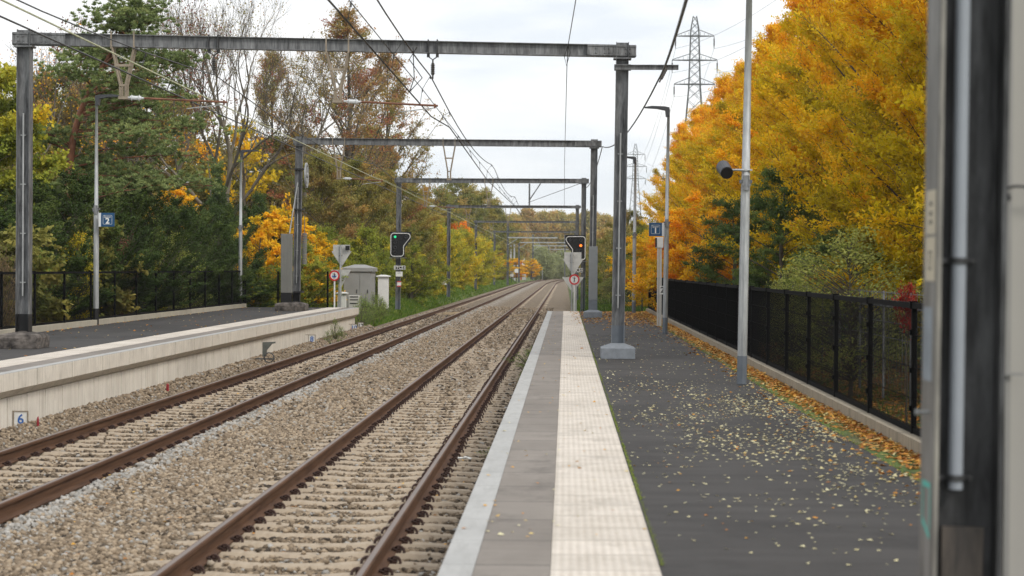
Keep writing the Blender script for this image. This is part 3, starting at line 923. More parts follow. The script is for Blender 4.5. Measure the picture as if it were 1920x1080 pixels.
def registration(parent, x0, y, z, length, reg_z=-.08, side=1, tube=True):
    """insulator and rusty tube reaching out over the track, with the steady arm"""
    mb = insulator_mb((x0 + side * .08, y, z), (x0 + side * .42, y, z - .01), .06, 2, .02)
    part('insulator', mb, M['porcelain'], parent)
    mb = MB(); mb.tube([(x0 + side * .40, y, z - .01), (x0 + side * length, y, z + reg_z)], .02, 7)
    mb.tube([(x0 + side * (length - .06), y, z + reg_z + .04), (x0 + side * (length - .06), y, z + reg_z - .05)], .018, 6)
    part('registration_tube', mb, M['copper'], parent)
    mb = MB(); mb.tube([(x0 + side * (length - .06), y, z + reg_z - .04), (x0 + side * (length - .75), y, z + reg_z - .12)], .010, 5)
    part('steady_arm', mb, M['steel_light'], parent)

def portal(label, dl, xl, dr, xr, hang, detail=2, zt=6.49, plinths=None, conduit=(True, True), bh=.23, extend=(.22, .25), base=(0, 0), ztilt=0, lean=(0.4, 0.55), regs=()):
    """left post at (xl, dl), right post at (xr, dr); hang: lateral positions of hanger frames"""
    t = thing('catenary_portal', label, 'catenary portal', ((xl + xr) / 2, (dl + dr) / 2, 0), 'catenary portals over the line')
    ox, oy = (xl + xr) / 2, (dl + dr) / 2
    L2 = lambda x: dl + (dr - dl) * (x - xl) / (xr - xl)
    zb = zt - bh
    for side, (px_, py_, zb0, cd, ln) in enumerate(((xl - ox, dl - oy, base[0], conduit[0], lean[0]), (xr - ox, dr - oy, base[1], conduit[1], lean[1]))):
        pz0 = zb0 + (.2 if plinths else 0)
        mb = MB(); hbeam(mb, (0, 0), 0, zt + .05 - pz0)
        mb.box((0, 0, zt - bh - pz0 - .03), (.34, .30, .03))
        p = part('post', mb, M['steel'], t, (px_ - math.sin(R(ln)) * (zt - pz0), py_, pz0)); p.rotation_euler = (0, R(ln), 0)
        mb = MB(); hbeam(mb, (0, 0), .0, .42, .246, .018); 
        b_ = part('painted_foot', mb, M['black_base'] if (plinths and plinths[side] == 'black') else M['grey_base'], p)
        if cd:
            mb = MB(); mb.tube([(-.01, -.05, .75), (-.01, -.05, 4.1)], .017, 8)
            for z in (1.0, 1.9, 2.8, 3.7): mb.box((-.01, -.035, z), (.10, .03, .02))
            part('conduit', mb, M['steel_light'], p)
        if plinths and plinths[side]: plinth(plinths[side], t, (px_ - math.sin(R(ln)) * (zt - pz0), py_, zb0))
    ang = math.atan2(dr - dl, xr - xl)
    span = math.hypot(dr - dl, xr - xl)
    mb = MB(); rotm = Matrix.Rotation(ang, 3, 'Z')
    a0, a1 = -span / 2 - extend[0], span / 2 + extend[1]
    for z, hh_, ww in ((zb + .006, .013, .16), (zt - .006, .013, .16), ((zb + zt) / 2, bh - .026, .012)):
        mb.box((0, 0, z), (a1 - a0, ww, hh_), m=None)
    mb.v = [tuple(rotm @ (Vector(v) + Vector(((a0 + a1) / 2, 0, 0)))) for v in mb.v]
    part('beam', mb, M['steel'], t)
    for s, e in ((-1, a0), (1, a1)):
        mb = MB(); wl = .95
        c = e - s * wl / 2
        for d_ in (-.088, .088): mb.box((c, d_, (zb + zt) / 2), (wl, .012, bh * .93))
        for z in (zb + .03, zt - .03): mb.box((c, -.10, z), (wl, .02, .02))
        for bxp in (-.36, -.28, .05, .13, .3):
            for z in (zb + .07, zt - .07):
                mb.disc((c + bxp * s * -1, -.10, z), .016, .03, 'y', 8)
        mb.v = [tuple(rotm @ Vector(v)) for v in mb.v]
        part('splice_plate', mb, M['steel'], t)
    for x in hang:
        hanger(t, x - ox, L2(x) - oy, zb, 5.42)
    for (x0, length, side) in regs:
        registration(t, x0 - ox, L2(x0) - oy, 5.40, length, side=side)
    return t, ox, oy, L2, zb

p1, ox, oy, L2, zb = portal('nearest steel portal, on grey plinth right and black plinth left', 35.0, -9.93, 36.8, 1.07, (-8.17, -4.28), zt=6.56, base=(ZL, ZR), plinths=('black', 'grey'), regs=((-8.2, 1.95, 1), (-4.25, 1.85, 1)), lean=(.1, .6))
for x in (-6.55, -2.52):
    y = L2(x)
    mb = MB()
    for s in (-1, 1):
        mb.box((x - ox + s * .085, y - oy, zb + .115), (.02, .19, .28)); mb.box((x - ox + s * .085, y - oy, zb - .04), (.05, .1, .06))
    mb.tube([(x - ox - .085, y - oy, zb - .06), (x - ox, y - oy, zb - .12), (x - ox + .085, y - oy, zb - .06)], .012, 6)
    part('suspension_clamp', mb, M['steel_dark'], p1)
    part('insulator', insulator_mb((x - ox, y - oy, zb - .11), (x - ox, y - oy, zb - .48), .05, 5, .016), M['insul_dark'], p1)
# bracket with a strung cable at the right post
mb = MB(); mb.box((1.53 - ox, 36.64 - oy, 6.12), (1.2, .05, .09)); mb.box((1.53 - ox, 36.62 - oy, 6.16), (1.2, .09, .012)); mb.box((1.07 - ox, 36.66 - oy, 6.12), (.32, .03, .12))
part('bracket_arm', mb, M['steel'], p1)
part('insulator', insulator_mb((1.93 - ox, 36.64 - oy, 6.16), (1.76 - ox, 36.4 - oy, 5.82), .035, 4, .016), M['insul_dark'], p1)
p2, ox, oy, L2, zb = portal('second steel portal, tension wheel on its left post', 66.8, X(559, 66.8), 67.8, X(1113, 67.8), (X(634, 67), X(840, 67)), zt=6.80, base=(ZL, ZR), plinths=('black', None), regs=((X(637, 67), 1.5, 1),), lean=(.8, .5), conduit=(True, True))
# tension wheel, collars and weight stack on the left post
xw = X(559, 66.8) - ox; yw = 66.8 - oy
mb = MB(); mb.ring((xw + .22, yw + .25, Z(330, 66.8)), .36, .44, .05, 'x'); mb.disc((xw + .22, yw + .25, Z(330, 66.8)), .09, .12, 'x', 12)
for k in range(6):
    a = k * math.pi / 3
    mb.tube([(xw + .22, yw + .25, Z(330, 66.8)), (xw + .22, yw + .25 + .38 * math.cos(a), Z(330, 66.8) + .38 * math.sin(a))], .016, 4)
wheel = part('tension_wheel', mb, M['steel_light'], p2); 
mb = MB()
for z in (Z(319, 66.8), Z(395, 66.8), Z(550, 66.8)):
    part('collar', MB().box((xw, yw, z), (.34, .32, .05)), M['steel_dark'], p2)
mb = MB(); xs_ = X(567.5, 67)
for k in range(13): mb.disc((xs_ - ox, 67.25 - oy, Z(496, 67) + .085 * k), .085, .075, 'z', 14)
mb.tube([(xs_ - ox, 67.25 - oy, Z(496, 67)), (xs_ - ox, 67.25 - oy, Z(405, 67))], .012, 5)
part('weight_stack', mb, M['weight'], p2)
mb = MB(); mb.tube([(X(541, 66.2) - ox, 66.2 - oy, Z(440, 66.2)), (X(556, 66.6) - ox, 66.6 - oy, Z(345, 66.8))], .022, 6)
part('tension_rod', mb, M['steel_light'], p2)
# enclosed counterweights: tall grey boxes standing beside the line
def weight_box(label, d, px, wpx, ytop, ybot, zb0, mat, basemat, pl):
    x = X(px, d); t = thing('counterweight_box', label, 'counterweight box', (x, d, zb0))
    w_ = wpx / F * d; h = Z(ytop, d) - zb0
    mb = MB(); mb.box((0, 0, (h + .62) / 2), (w_, .34, h - .62)); part('casing', mb, mat, t, bevel=.012)
    mb = MB(); mb.box((0, 0, .43), (w_ * .97, .32, .37)); part('painted_foot', mb, basemat, t)
    plinth(pl, t, (0, 0, 0))
    return t
weight_box('tall grey weight box on black plinth, left platform', 66.3, 536, 20, 441, 572, ZL, M['weight'], M['black_base'], 'black')
weight_box('tall blue grey weight box on painted plinth, right platform', 67.2, 1112, 16.5, 462, 583, ZR, flat('column_paint', (0.20, 0.215, 0.225), .5), M['grey_base'], 'grey')

p3, *_r = portal('third steel portal, a signal on each of its posts', 96.5, X(747, 96.5), 96.5, X(1094, 96.5), (X(796, 96), X(915, 96)), base=(.2, .1), lean=(.3, .2), conduit=(False, False), zt=6.80, regs=((X(799, 96), 1.4, 1),))
# bits above beam of the third portal
for (dist, pl_, pr_, hg, lab, bt) in (
        (139, 841, 1082, (877, 952), 'fourth steel portal, where the yellow shrubs begin', 387),
        (189, 892, 1081, (921, 990), 'fifth steel portal, shorter looking in front of shrubs', 416),
        (243, 927, 1078, (), 'sixth steel portal, slim and distant', 435)):
    xl, xr = X(pl_, dist), X(pr_, dist)
    zt_ = Z(bt - 1.5, dist)
    portal(lab, dist, xl, dist, xr, [X(h_, dist) for h_ in hg], zt=zt_, conduit=(False, False), base=(.2, .0), lean=(.1, .1), bh=.2)
# distant single masts with cantilever beams
def mast(label, d, px, top, armx=None, army=None, zb0=0.0, concrete=False):
    t = thing('catenary_mast', label, 'catenary mast', (X(px, d), d, zb0), 'distant catenary masts')
    h = Z(top, d) - zb0
    mb = MB()
    if concrete: mb.tube([(0, 0, 0), (0, 0, h)], [.22, .15], 8)
    else: hbeam(mb, (0, 0), 0, h, .3, .03)
    part('post', mb, M['steel_light'] if concrete else M['steel'], t)
    if armx:
        mb = MB(); za = Z(army, d) - zb0; L_ = X(armx, d) - X(px, d)
        mb.box((L_ / 2, -.2, za), (L_, .14, .18)); part('cantilever_beam', mb, M['steel_light'], t)
        mb = MB(); mb.tube([(.0, -.2, za - 1.0), (1.4, -.2, za - .1)], .05, 5); mb.tube([(L_ * .6, -.2, za), (L_ * .66, -.2, za - 1.3)], .04, 5)
        part('brace', mb, M['steel_light'], t)
    return t
mast('grey mast just right of the sixth portal post', 262, 952, 416, 1045, 446)
mast('grey mast beside the crossing, arm over both tracks', 320, 973, 452, 1062, 455)
mast('grey mast left of the round sage bushes', 380, 999, 440, 1066, 461)
mast('farthest grey mast among the sage bushes', 430, 1028.5, 462, 1066, 467.5)
mast('short pale concrete mast, left of a pair', 330, 957.5, 455, concrete=True)
mast('short pale concrete mast, right of a pair', 336, 964, 458, concrete=True)
mast('grey mast right of the track in the distance', 420, 1059, 440)

# the near post at the right edge of the picture
np_ = thing('catenary_post', 'blurred dark steel post filling the right of the view', 'catenary post', (1.394, 6.82, ZR))
np_.rotation_euler = (0, R(.5), 0)
mb = MB(); hbeam(mb, (0, 0), 0, 6.2, .24, .017); steel_near = part('post', mb, M['steel_dark'], np_)  # dark tone carries the shade inside the section
mb = MB(); mb.box((-.1213, 0, 3.2), (.0015, .236, 6.0)); part('flange_face', mb, steel_mat('worn_lit_flange', (0.15, 0.14, 0.13), (0.06, 0.055, 0.05), (0.27, 0.26, 0.25)), np_)  # thin paler sheet: outer face worn, and toned as lit
mb = MB(); mb.box((-.1115, -.1208, 3.2), (.016, .0015, 6.0)); part('flange_edge', mb, steel_mat('lit_edge', (0.22, 0.21, 0.19), (0.12, 0.11, 0.10), (0.38, 0.36, 0.31)), np_)  # edge strip coloured paler, as lit against the shaded inside
mb = MB(); mb.tube([(-.032, -.058, .935), (-.032, -.058, 5.5)], .0255, 14)
part('conduit', mb, flat('grey_pvc', (0.30, 0.325, 0.36), .45), np_, smooth=False)
for z in (.975, 1.735, 3.2):
    mb = MB(); mb.ring((-.032, -.058, z), .0256, .031, .022, 'z'); mb.box((-.032, -.03, z), (.12, .035, .018)); mb.disc((-.085, -.05, z), .008, .02, 'y', 8); mb.disc((.02, -.05, z), .008, .02, 'y', 8)
    part('pipe_clamp', mb, M['steel_dark'], np_)
mb = MB(); mb.box((0, -.03, .5), (.145, .02, .60)); part('web_plate', mb, steel_mat('rusty_plate', (0.10, 0.085, 0.07), (0.035, 0.032, 0.03), (0.16, 0.13, 0.11)), np_)
mb = MB()
for s in (0, 1): mb.box((-.1225, -.01, 1.905 - s * .165), (.0015, .17, .155))
plate = part('number_plate', mb, flat('cream_plate', (0.50, 0.44, 0.34), .6), np_)
mb = MB()
for z in (1.935, 1.90, 1.87): mb.box((-.1238, -.01, z), (.001, .05, .016))
part('digit', mb, flat('plate_ink', (0.12, 0.11, 0.10), .6), plate)
mb = MB()
for s in (-1, 1): mb.box((-.1238, -.01 + s * .022, 1.735), (.001, .008, .06))
for s in (-1, 1): mb.box((-.1238, -.01, 1.735 + s * .03), (.001, .05, .008))
part('digit', mb, flat('plate_ink', (0.12, 0.11, 0.10), .6), plate)
mb = MB()
mb.box((-.1225, .02, 1.44), (.0015, .16, .26)); st = part('sticker', mb, plain('worn_sticker', (0.24, 0.27, 0.31), .6, var=.3), np_)
mb2 = MB()
mb2.box((-.1226, 0, .945), (.0015, .14, .02)); mb2.box((-.1226, 0, .79), (.0015, .14, .02), m=Matrix.Rotation(R(20), 3, 'X'))
for a in (-.07, .06): mb2.box((-.1226, a, .865), (.0015, .012, .14))
part('paint_mark', mb2, flat('turquoise_paint', (0.08, 0.42, 0.36), .6), np_)
mb = MB(); mb.box((-.1226, -.03, .60), (.0015, .05, .025)); part('paint_mark', mb, flat('red_paint_mark', (0.35, 0.05, 0.04), .6), np_)
mb = MB(); mb.tube([(-.12, -.02, 1.20), (-.165, -.02, 1.20)], .007, 8); mb.disc((-.163, -.02, 1.20), .011, .01, 'x', 8); part('bolt', mb, M['steel_light'], np_)

# shelter wall beside it
sh = thing('shelter_wall', 'cream metal wall panel at the far right edge', 'shelter wall', (1.60, 7.1, ZR))
mb = MB(); mb.box((.62, .1, 1.5), (1.2, .05, 3.0)); part('panel', mb, plain('cream_panel', (0.40, 0.385, 0.355), .5, var=.05, scale=1.2, bmp=.03), sh)
mb = MB(); mb.box((-.0, .07, 1.5), (.035, .10, 3.0)); mb.box((.035, .055, 1.5), (.02, .045, 3.0)); part('corner_profile', mb, flat('profile_paint', (0.30, 0.295, 0.28), .45), sh)
mb = MB(); mb.tube([(-.06, .0, 2.0), (.02, .0, 1.995)], .007, 6); mb.tube([(.02, .0, 2.005), (.05, .0, 2.012), (.3, .02, 2.0)], .006, 6); mb.tube([(.02, -.0, 1.985), (.03, .0, 1.96)], .006, 6)
part('cable', mb, M['wire'], sh)
mb = MB(); mb.box((.04, .02, 1.32), (.10, .01, .01)); part('clip', mb, M['cabinet'], sh)

# ------------------------------------------------------------------ overhead wires
WIREG = 'overhead wires'
def wire(label, pts, r=.011, mat='wire', n=5, name='overhead_wire', drop=None):
    mb = MB(); mb.tube(pts, r, n)
    o = tag(part(name, mb, M[mat]), label, 'wire', WIREG)
    if drop:
        for a, b_ in drop:
            md = MB(); md.tube([a, b_], .005, 4); md.tube([Vector(a) - Vector((0, 0, .06)), a], .011, 4)
            part('dropper', md, M['wire'], o)
    return o
sup = [6.8, 36.3, 67.3, 96.5, 139, 189, 243, 320, 400]
def hp(x, h, ys): return [(x(y) + float(curve(y)), y, EYE + h(y)) for y in ys]
ysamp = [y for y in (list(np.arange(12, 100, 3.0)) + list(np.arange(100, 400, 8.0)))]
def span_t(y):
    for a, b_ in zip(sup, sup[1:]):
        if a <= y <= b_: return (y - a) / (b_ - a), a, b_
    return 0, sup[-1], sup[-1]
def sagged(y, top, sag, k):
    u, a, b_ = span_t(y)
    return top - 4 * sag * u * (1 - u)
def stag(y, c, a_):
    u, a, b_ = span_t(y)
    i = sup.index(a)
    s0 = a_ if i % 2 else -a_
    return c + s0 + (-2 * s0) * u
# right track: contact wire, auxiliary wire, catenary cable
c1 = hp(lambda y: stag(y, -2.62, .12) if y > 40 else -2.74, lambda y: 3.08, ysamp)
a1 = hp(lambda y: -2.70, lambda y: sagged(y, 3.36, .04, 0), ysamp)
m1 = hp(lambda y: -2.55, lambda y: sagged(y, 3.62, .34, 0) + (.0 if y > 36 else .35 * min(1, (36 - y) / 12)), ysamp)
def drops(top, bot, step, lo=14, hi=190):
    out = []
    for i, (p, q_) in enumerate(zip(top, bot)):
        if lo < p[1] < hi and i % step == 0 and p[2] > q_[2] + .05: out.append((p, q_))
    return out
wire('thick dark contact wire over the right track', c1, .014)
wire('thin auxiliary wire just above the right contact wire', a1, .008, 'wire', drop=drops(a1, c1, 2))
wire('sagging catenary cable over the right track', m1, .012, drop=drops(m1, a1, 2))
# left track
c2 = hp(lambda y: -6.55 if y < 67 else -6.45, lambda y: 3.08, ysamp)
c2b = hp(lambda y: -6.66 if y < 67 else -6.5, lambda y: 3.14, ysamp)
m2 = hp(lambda y: -6.60, lambda y: sagged(y, 3.62, .34, 0) + (.0 if y > 34 else -.1 * min(1, (34 - y) / 12)), ysamp)
f2 = hp(lambda y: -7.08, lambda y: 3.12 - 0.0 * y, ysamp)
wire('pale yellow green contact wire over the left track', c2, .010, 'wire_pale')
wire('second pale wire beside the left contact wire', c2b, .008, 'wire_pale', drop=drops(m2, c2b, 3))
wire('sagging catenary cable over the left track', m2, .011)
wire('thick dark feeder left of the left contact wires', f2, .014)
# jumper loops
mb = MB()
for o_ in (-.02, .05):
    mb.tube([(-2.62 + o_, 33, EYE + 3.80), (-2.66 - o_, 33.1, EYE + 3.6), (-2.60 + o_ * 2, 33.3, EYE + 3.3), (-2.74, 33.6, EYE + 3.09)], .009, 5)
tag(part('jumper_loop', mb, M['wire']), 'curved jumper loop left of the hanging insulator', 'jumper', WIREG)
# return cable along the right, through the bracket insulator
def cat_(p, q_, sag, n=14): 
    p, q_ = Vector(p), Vector(q_)
    return [tuple(p.lerp(q_, k / n) - Vector((0, 0, 4 * sag * (k / n) * (1 - k / n)))) for k in range(n + 1)]
A_ = (X(1232, 36.4), 36.4, Z(150, 36.4)); B_ = (X(1128, 67.8), 67.8, Z(275, 67.8)); C_ = (X(1300, 14), 14, Z(-60, 14))
wire('black return cable sagging past the right posts', cat_(C_, A_, .10) + cat_(A_, B_, .42)[1:] + cat_(B_, (X(1098, 96.5), 96.5, Z(352, 96.5)), .3)[1:], .017)
wire('taut line down the middle, right of the track', [(X(1077, 30), 30, Z(0, 30)), (X(1063, 35.8), 35.8, Z(85, 35.8)), (X(1061, 36.0), 36.0, Z(122, 36)), (X(1057.5, 66), 66, Z(300, 66)), (X(1057.5, 96), 96, Z(390, 96))], .008)
wire('thin loop hanging from the nearest beam', [(X(1063, 35.8), 35.8, Z(84, 35.8)), (X(1056, 35.9), 35.9, Z(108, 36)), (X(1060, 36), 36.0, Z(124, 36)), (X(1067, 35.9), 35.9, Z(100, 36)), (X(1062, 35.8), 35.8, Z(84, 35.8))], .007)
wire('anchor line rising from the third portal to the right', [(X(990, 120), 120, Z(380, 120)), (X(1090, 97), 97, Z(343, 97))], .016)
# V strut and short posts over the third and fourth beams
t3 = thing('line_strut', 'small V strut standing on the fourth beam', 'strut', (X(992, 138.5), 138.5, Z(386, 138.5)))
mb = MB(); mb.box((0, 0, .8), (.12, .12, 1.6)); mb.tube([(0, 0, .4), (.8, 0, 1.6)], .045, 6); part('strut', mb, M['steel'], t3)
# wires between the far pylons
# ------------------------------------------------------------------ lamps, signs, signals
def text_mesh(s, size, mat, name='lettering', bold=0.0, narrow=1.0):
    cu = bpy.data.curves.new('lettering', 'FONT')
    cu.body = s; cu.size = size; cu.align_x = 'CENTER'; cu.align_y = 'CENTER'; cu.extrude = .002; cu.offset = bold; cu.resolution_u = 4
    ob = bpy.data.objects.new('lettering', cu); COL.objects.link(ob)
    dg = bpy.context.evaluated_depsgraph_get(); dg.update()
    me = bpy.data.meshes.new_from_object(ob.evaluated_get(dg))
    bpy.data.objects.remove(ob); bpy.data.curves.remove(cu)
    me.materials.clear(); me.materials.append(mat)
    n = len(me.vertices); co = np.zeros(n * 3, np.float32); me.vertices.foreach_get('co', co); co = co.reshape(-1, 3)
    out = np.stack([co[:, 0] * narrow, -co[:, 2], co[:, 1]], -1)
    me.vertices.foreach_set('co', out.reshape(-1)); me.update()
    return me
def lettering(s, size, mat, parent, loc, bold=0, narrow=1.0):
    return link('lettering', text_mesh(s, size, mat, bold=bold, narrow=narrow), parent, loc)

def lamp(label, px, d, zb0, top, hinge, side, foot, head=True, wl=.07, lean=0.0, wu=.045):
    t = thing('street_lamp', label, 'platform lamp', (X(px, d), d, zb0), 'platform lamps')
    t.rotation_euler = (0, R(lean), 0)
    h = Z(top, d) - zb0; hz = Z(hinge, d) - zb0
    mb = MB(); n = 10
    mb.tube([(0, 0, .0), (0, 0, hz)], [wl, wl * .93], 8)
    low = part('lower_pole', mb, M['steel_light'], t)
    mb = MB(); mb.tube([(0, 0, 0), (0, 0, .42)], wl * 1.03, 8); part('painted_foot', mb, M['black_base'] if foot == 'black' else M['grey_base'], t)
    mb = MB(); mb.tube([(0, 0, hz - .06), (0, 0, h)], [wu * 1.15, wu * .8], 10); part('upper_pole', mb, M['steel_light'], t, smooth=True)
    mb = MB(); mb.box((0, -wl * .9, hz), (wl * 1.3, .05, .22)); mb.box((0, 0, hz + .02), (wl * 2.5, wl * 1.9, .05)); mb.disc((wl * .7, -wl * 1.1, hz - .03), .022, .05, 'y', 8); mb.disc((-wl * .7, -wl * 1.1, hz - .03), .022, .05, 'y', 8)
    part('hinge', mb, M['steel'], t)
    if head:
        s = side
        mb = MB()
        pr = [(0, .02), (s * -.03, .10), (s * -.02, .19), (s * .10, .215), (s * .45, .225), (s * .66, .19), (s * .62, .165), (s * .3, .15), (s * .09, .11), (s * .07, -.06), (s * -.03, -.06)]
        mb.prism([(a, h + b_ - .14) for a, b_ in pr], -.085, .085, 'y')
        part('lamp_head', mb, M['housing'], t)
    return t
l1 = lamp('bare topped lamp pole carrying the speaker, nearest on the right', 1391, 28.6, ZR, -52, 342, -1, 'grey', lean=.75, wl=.072, wu=.054)
l2 = lamp('lamp beside the blue Spoor 1 sign', 1247, 51, ZR, 205, 418, -1, 'grey', lean=.6, wl=.068)
l3 = lamp('farthest lamp on the right platform, near its end', 1188.5, 74.5, ZR, 297, 440, -1, 'grey', lean=.3, wl=.075, wu=.055)
l4 = lamp('black footed lamp carrying the blue Spoor 2 sign', 175, 49, ZL, 186, 397, 1, 'black', wl=.072)
l5 = lamp('black footed lamp farther along the left platform', 448, 73 - 1.6, ZL, 287, 430, 1, 'black', wl=.072, lean=.2, wu=.05)
# speaker on the near lamp pole
sp_ = thing('loudspeaker', 'dark grey drum speaker on an arm of the pole', 'loudspeaker', (X(1395, 28.6), 28.6, Z(318, 28.6)))
mb = MB(); mb.tube([(.07, -.06, 0), (-.30, -.06, .0)], .016, 8); mb.ring((0, 0, 0), .058, .075, .03, 'z', 16); mb.box((.075, -.03, 0), (.05, .06, .025)); part('arm', mb, M['steel_light'], sp_)
mb = MB(); mb.tube([(-.27, -.02, -.085), (-.33, .0, .1)][::-1] if False else [(-.285, -.16, -.05), (-.32, .10, .05)], [.095, .105], 20); part('drum', mb, M['housing'], sp_)
mb = MB(); mb.tube([(-.284, -.175, -.056), (-.285, -.162, -.051)], [.088, .088], 20); part('grille', mb, M['black'], sp_)

def spoor(label, px0, px1, py0, py1, d, s, digit):
    w_, h = (px1 - px0) / F * d, (py1 - py0) / F * d
    t = thing('platform_sign', label, 'platform sign', (X((px0 + px1) / 2, d), d, Z((py0 + py1) / 2, d)))
    mb = MB(); mb.box((0, 0, 0), (w_, .05, h)); part('panel', mb, M['blue'], t, bevel=.004)
    mb = MB(); mb.box((s * (w_ / 2 + .025), 0, 0), (.06, .07, h)); part('mounting_edge', mb, M['porcelain'], t)
    mb = MB(); a = w_ * .33; tt = .006
    for sx in (-1, 1): mb.box((sx * a, -.027, 0), (tt, .004, a * 2 - .02)); mb.box((0, -.027, sx * a), (a * 2 - .02, .004, tt))
    for sx in (-1, 1):
        for sz in (-1, 1): mb.box((sx * (a - .008), -.027, sz * (a - .008)), (tt * 1.6, .004, tt), m=Matrix.Rotation(sx * sz * R(45), 3, 'Y'))
    part('border', mb, M['white'], t)
    lettering('Spoor', .078, M['white'], t, (0, -.029, a * .66), 0, .95)
    lettering(digit, .20, M['white'], t, (0, -.029, -a * .30), .006)
spoor('blue sign reading Spoor 1 above the white reader post', 1216, 1240.5, 417, 442, 50.8, 1, '1')
spoor('blue sign reading Spoor 2 on the black footed lamp', 184, 209.5, 403, 429, 48.8, -1, '2')

# slim reader post with the 2 plate
rp = thing('ticket_reader', 'white reader post with a number 2 plate', 'ticket reader', (X(1235.5, 57.5), 57.5, ZR))
mb = MB(); mb.box((-.035, 0, 1.2), (.05, .09, 2.4)); mb.box((.04, .0, 1.22), (.075, .10, 2.44)); part('post', mb, M['offwhite'], rp, bevel=.004)
mb = MB(); mb.box((-.0, 0, 2.5), (.24, .14, .32)); hd = part('reader_head', mb, M['white'], rp, bevel=.012)
mb = MB(); mb.box((-.10, -.075, 2.5), (.05, .02, .28)); part('screen', mb, M['black'], hd)
mb = MB(); mb.box((.10, -.055, Z(543, 57.5) - ZR), (.17, .012, .25)); pl = part('number_plate', mb, M['white'], rp)
lettering('2', .24, M['black'], pl, (.10, -.063, Z(543, 57.5) - ZR), .006)

# warning boards at the ends
def sign_board(name, label, px, d, zb0, rect, tri, tri2, poles):
    """bare metal backs of a rectangle above a triangle pointing down; rect/tri in photo px"""
    t = thing(name, label, 'sign', (X(px, d), d, zb0), 'bare backed signs at the platform ends')
    for ppx, ptop in poles:
        mb = MB(); mb.tube([(X(ppx, d) - X(px, d), .0, 0), (X(ppx, d) - X(px, d), .0, Z(ptop, d) - zb0)], .038, 8); part('pole', mb, M['steel_light'], t)
    q_ = lambda u, v: (X(u, d) - X(px, d), Z(v, d) - zb0)
    if rect:
        a, b_ = q_(rect[0], rect[3]), q_(rect[2], rect[1])
        mb = MB(); mb.box(((a[0] + b_[0]) / 2, .052, (a[1] + b_[1]) / 2), (b_[0] - a[0], .012, b_[1] - a[1])); part('upper_plate', mb, M['signback'], t)
    for tr in (tri, tri2):
        if tr is None: continue
        mb = MB(); mb.prism([q_(*p) for p in tr], .046, .056, 'y'); part('triangle_plate', mb, M['signback'], t)
    mb = MB()
    for ppx, ptop in poles:
        for k in (.12, .42, .8): mb.box((X(ppx, d) - X(px, d), .02, Z(ptop, d) - zb0 - k), (.11, .05, .035))
    part('clamp', mb, M['steel_dark'], t)
    return t
sign_board('warning_sign', 'grey sign back with rectangle over triangle, left side', 638, 75.0, .3, (623, 461, 655, 473), [(620, 473), (658, 473), (639, 503)], None, [(637.5, 461)])
sign_board('warning_sign', 'lone grey triangle back before the grey cabinet', 638, 77.5, .3, None, [(619, 508), (657, 508), (638, 542)], None, [(635, 508)])
sign_board('warning_sign', 'grey sign back with rectangle over triangle, right side', 1074, 79.0, .1, (1058, 473, 1090, 485), [(1055, 485), (1094, 485), (1075, 517)], None, [(1072.5, 473)])
sign_board('warning_sign', 'grey triangle back behind the right round sign', 1074, 81.0, .1, None, [(1054, 519.5), (1095, 519.5), (1074, 549)], None, [(1080, 519)])
# bits of equipment clipped to the left sign
bt = tag(part('relay_box', MB().box((0, 0, 0), (.16, .06, .17)), M['black']), 'small black box on the upper left sign plate', 'box'); bt.location = (X(650.5, 74.95), 74.95, Z(467, 75))

def no_entry(label, px, py, d, zb0, r, sticker=False, lean=0):
    t = thing('prohibition_sign', label, 'round sign', (X(px, d), d, zb0)); zc = Z(py, d) - zb0
    t.rotation_euler = (0, R(lean), 0)
    mb = MB(); mb.tube([(0, .03, 0), (0, .03, zc + .1)], .032, 8); part('pole', mb, M['white'], t)
    mb = MB(); mb.disc((0, 0, zc), r * .97, .012, 'y'); disc = part('disc', mb, M['white'], t)
    mb = MB(); mb.ring((0, -.009, zc), r * .72, r, .012, 'y'); part('red_rim', mb, M['red'], t)
    # walking figure with a raised arm
    k = r / .21
    mb = MB(); mb.disc((0, -.010, zc + .095 * k), .018 * k, .008, 'y', 12)
    mb.prism([(-.022 * k, zc + .068 * k), (.022 * k, zc + .068 * k), (.016 * k, zc - .02 * k), (-.016 * k, zc - .02 * k)], -.014, -.006, 'y')
    mb.prism([(-.018 * k, zc - .02 * k), (.0, zc - .02 * k), (-.014 * k, zc - .12 * k), (-.03 * k, zc - .12 * k)], -.014, -.006, 'y')
    mb.prism([(.0, zc - .02 * k), (.018 * k, zc - .02 * k), (.032 * k, zc - .12 * k), (.016 * k, zc - .12 * k)], -.014, -.006, 'y')
    mb.prism([(-.09 * k, zc + .062 * k), (-.02 * k, zc + .052 * k), (-.02 * k, zc + .068 * k), (-.09 * k, zc + .074 * k)], -.014, -.006, 'y')
    mb.prism([(.02 * k, zc + .068 * k), (.06 * k, zc + .045 * k), (.056 * k, zc + .035 * k), (.02 * k, zc + .052 * k)], -.014, -.006, 'y')
    part('figure', mb, M['black'], t)
    if sticker:
        mb = MB()
        for a in (-.07, -.03, .03, .06): mb.box((a, -.016, zc - .04 + abs(a) * .2), (.028, .004, .07))
        part('sticker', mb, M['digit_blue'], t)
no_entry('red ringed no walking sign with blue stickers, left platform end', 626, 519, 73.8, .3, .205, True)
no_entry('clean red ringed no walking sign, right platform end', 1077, 524, 78.2, .1, .215)

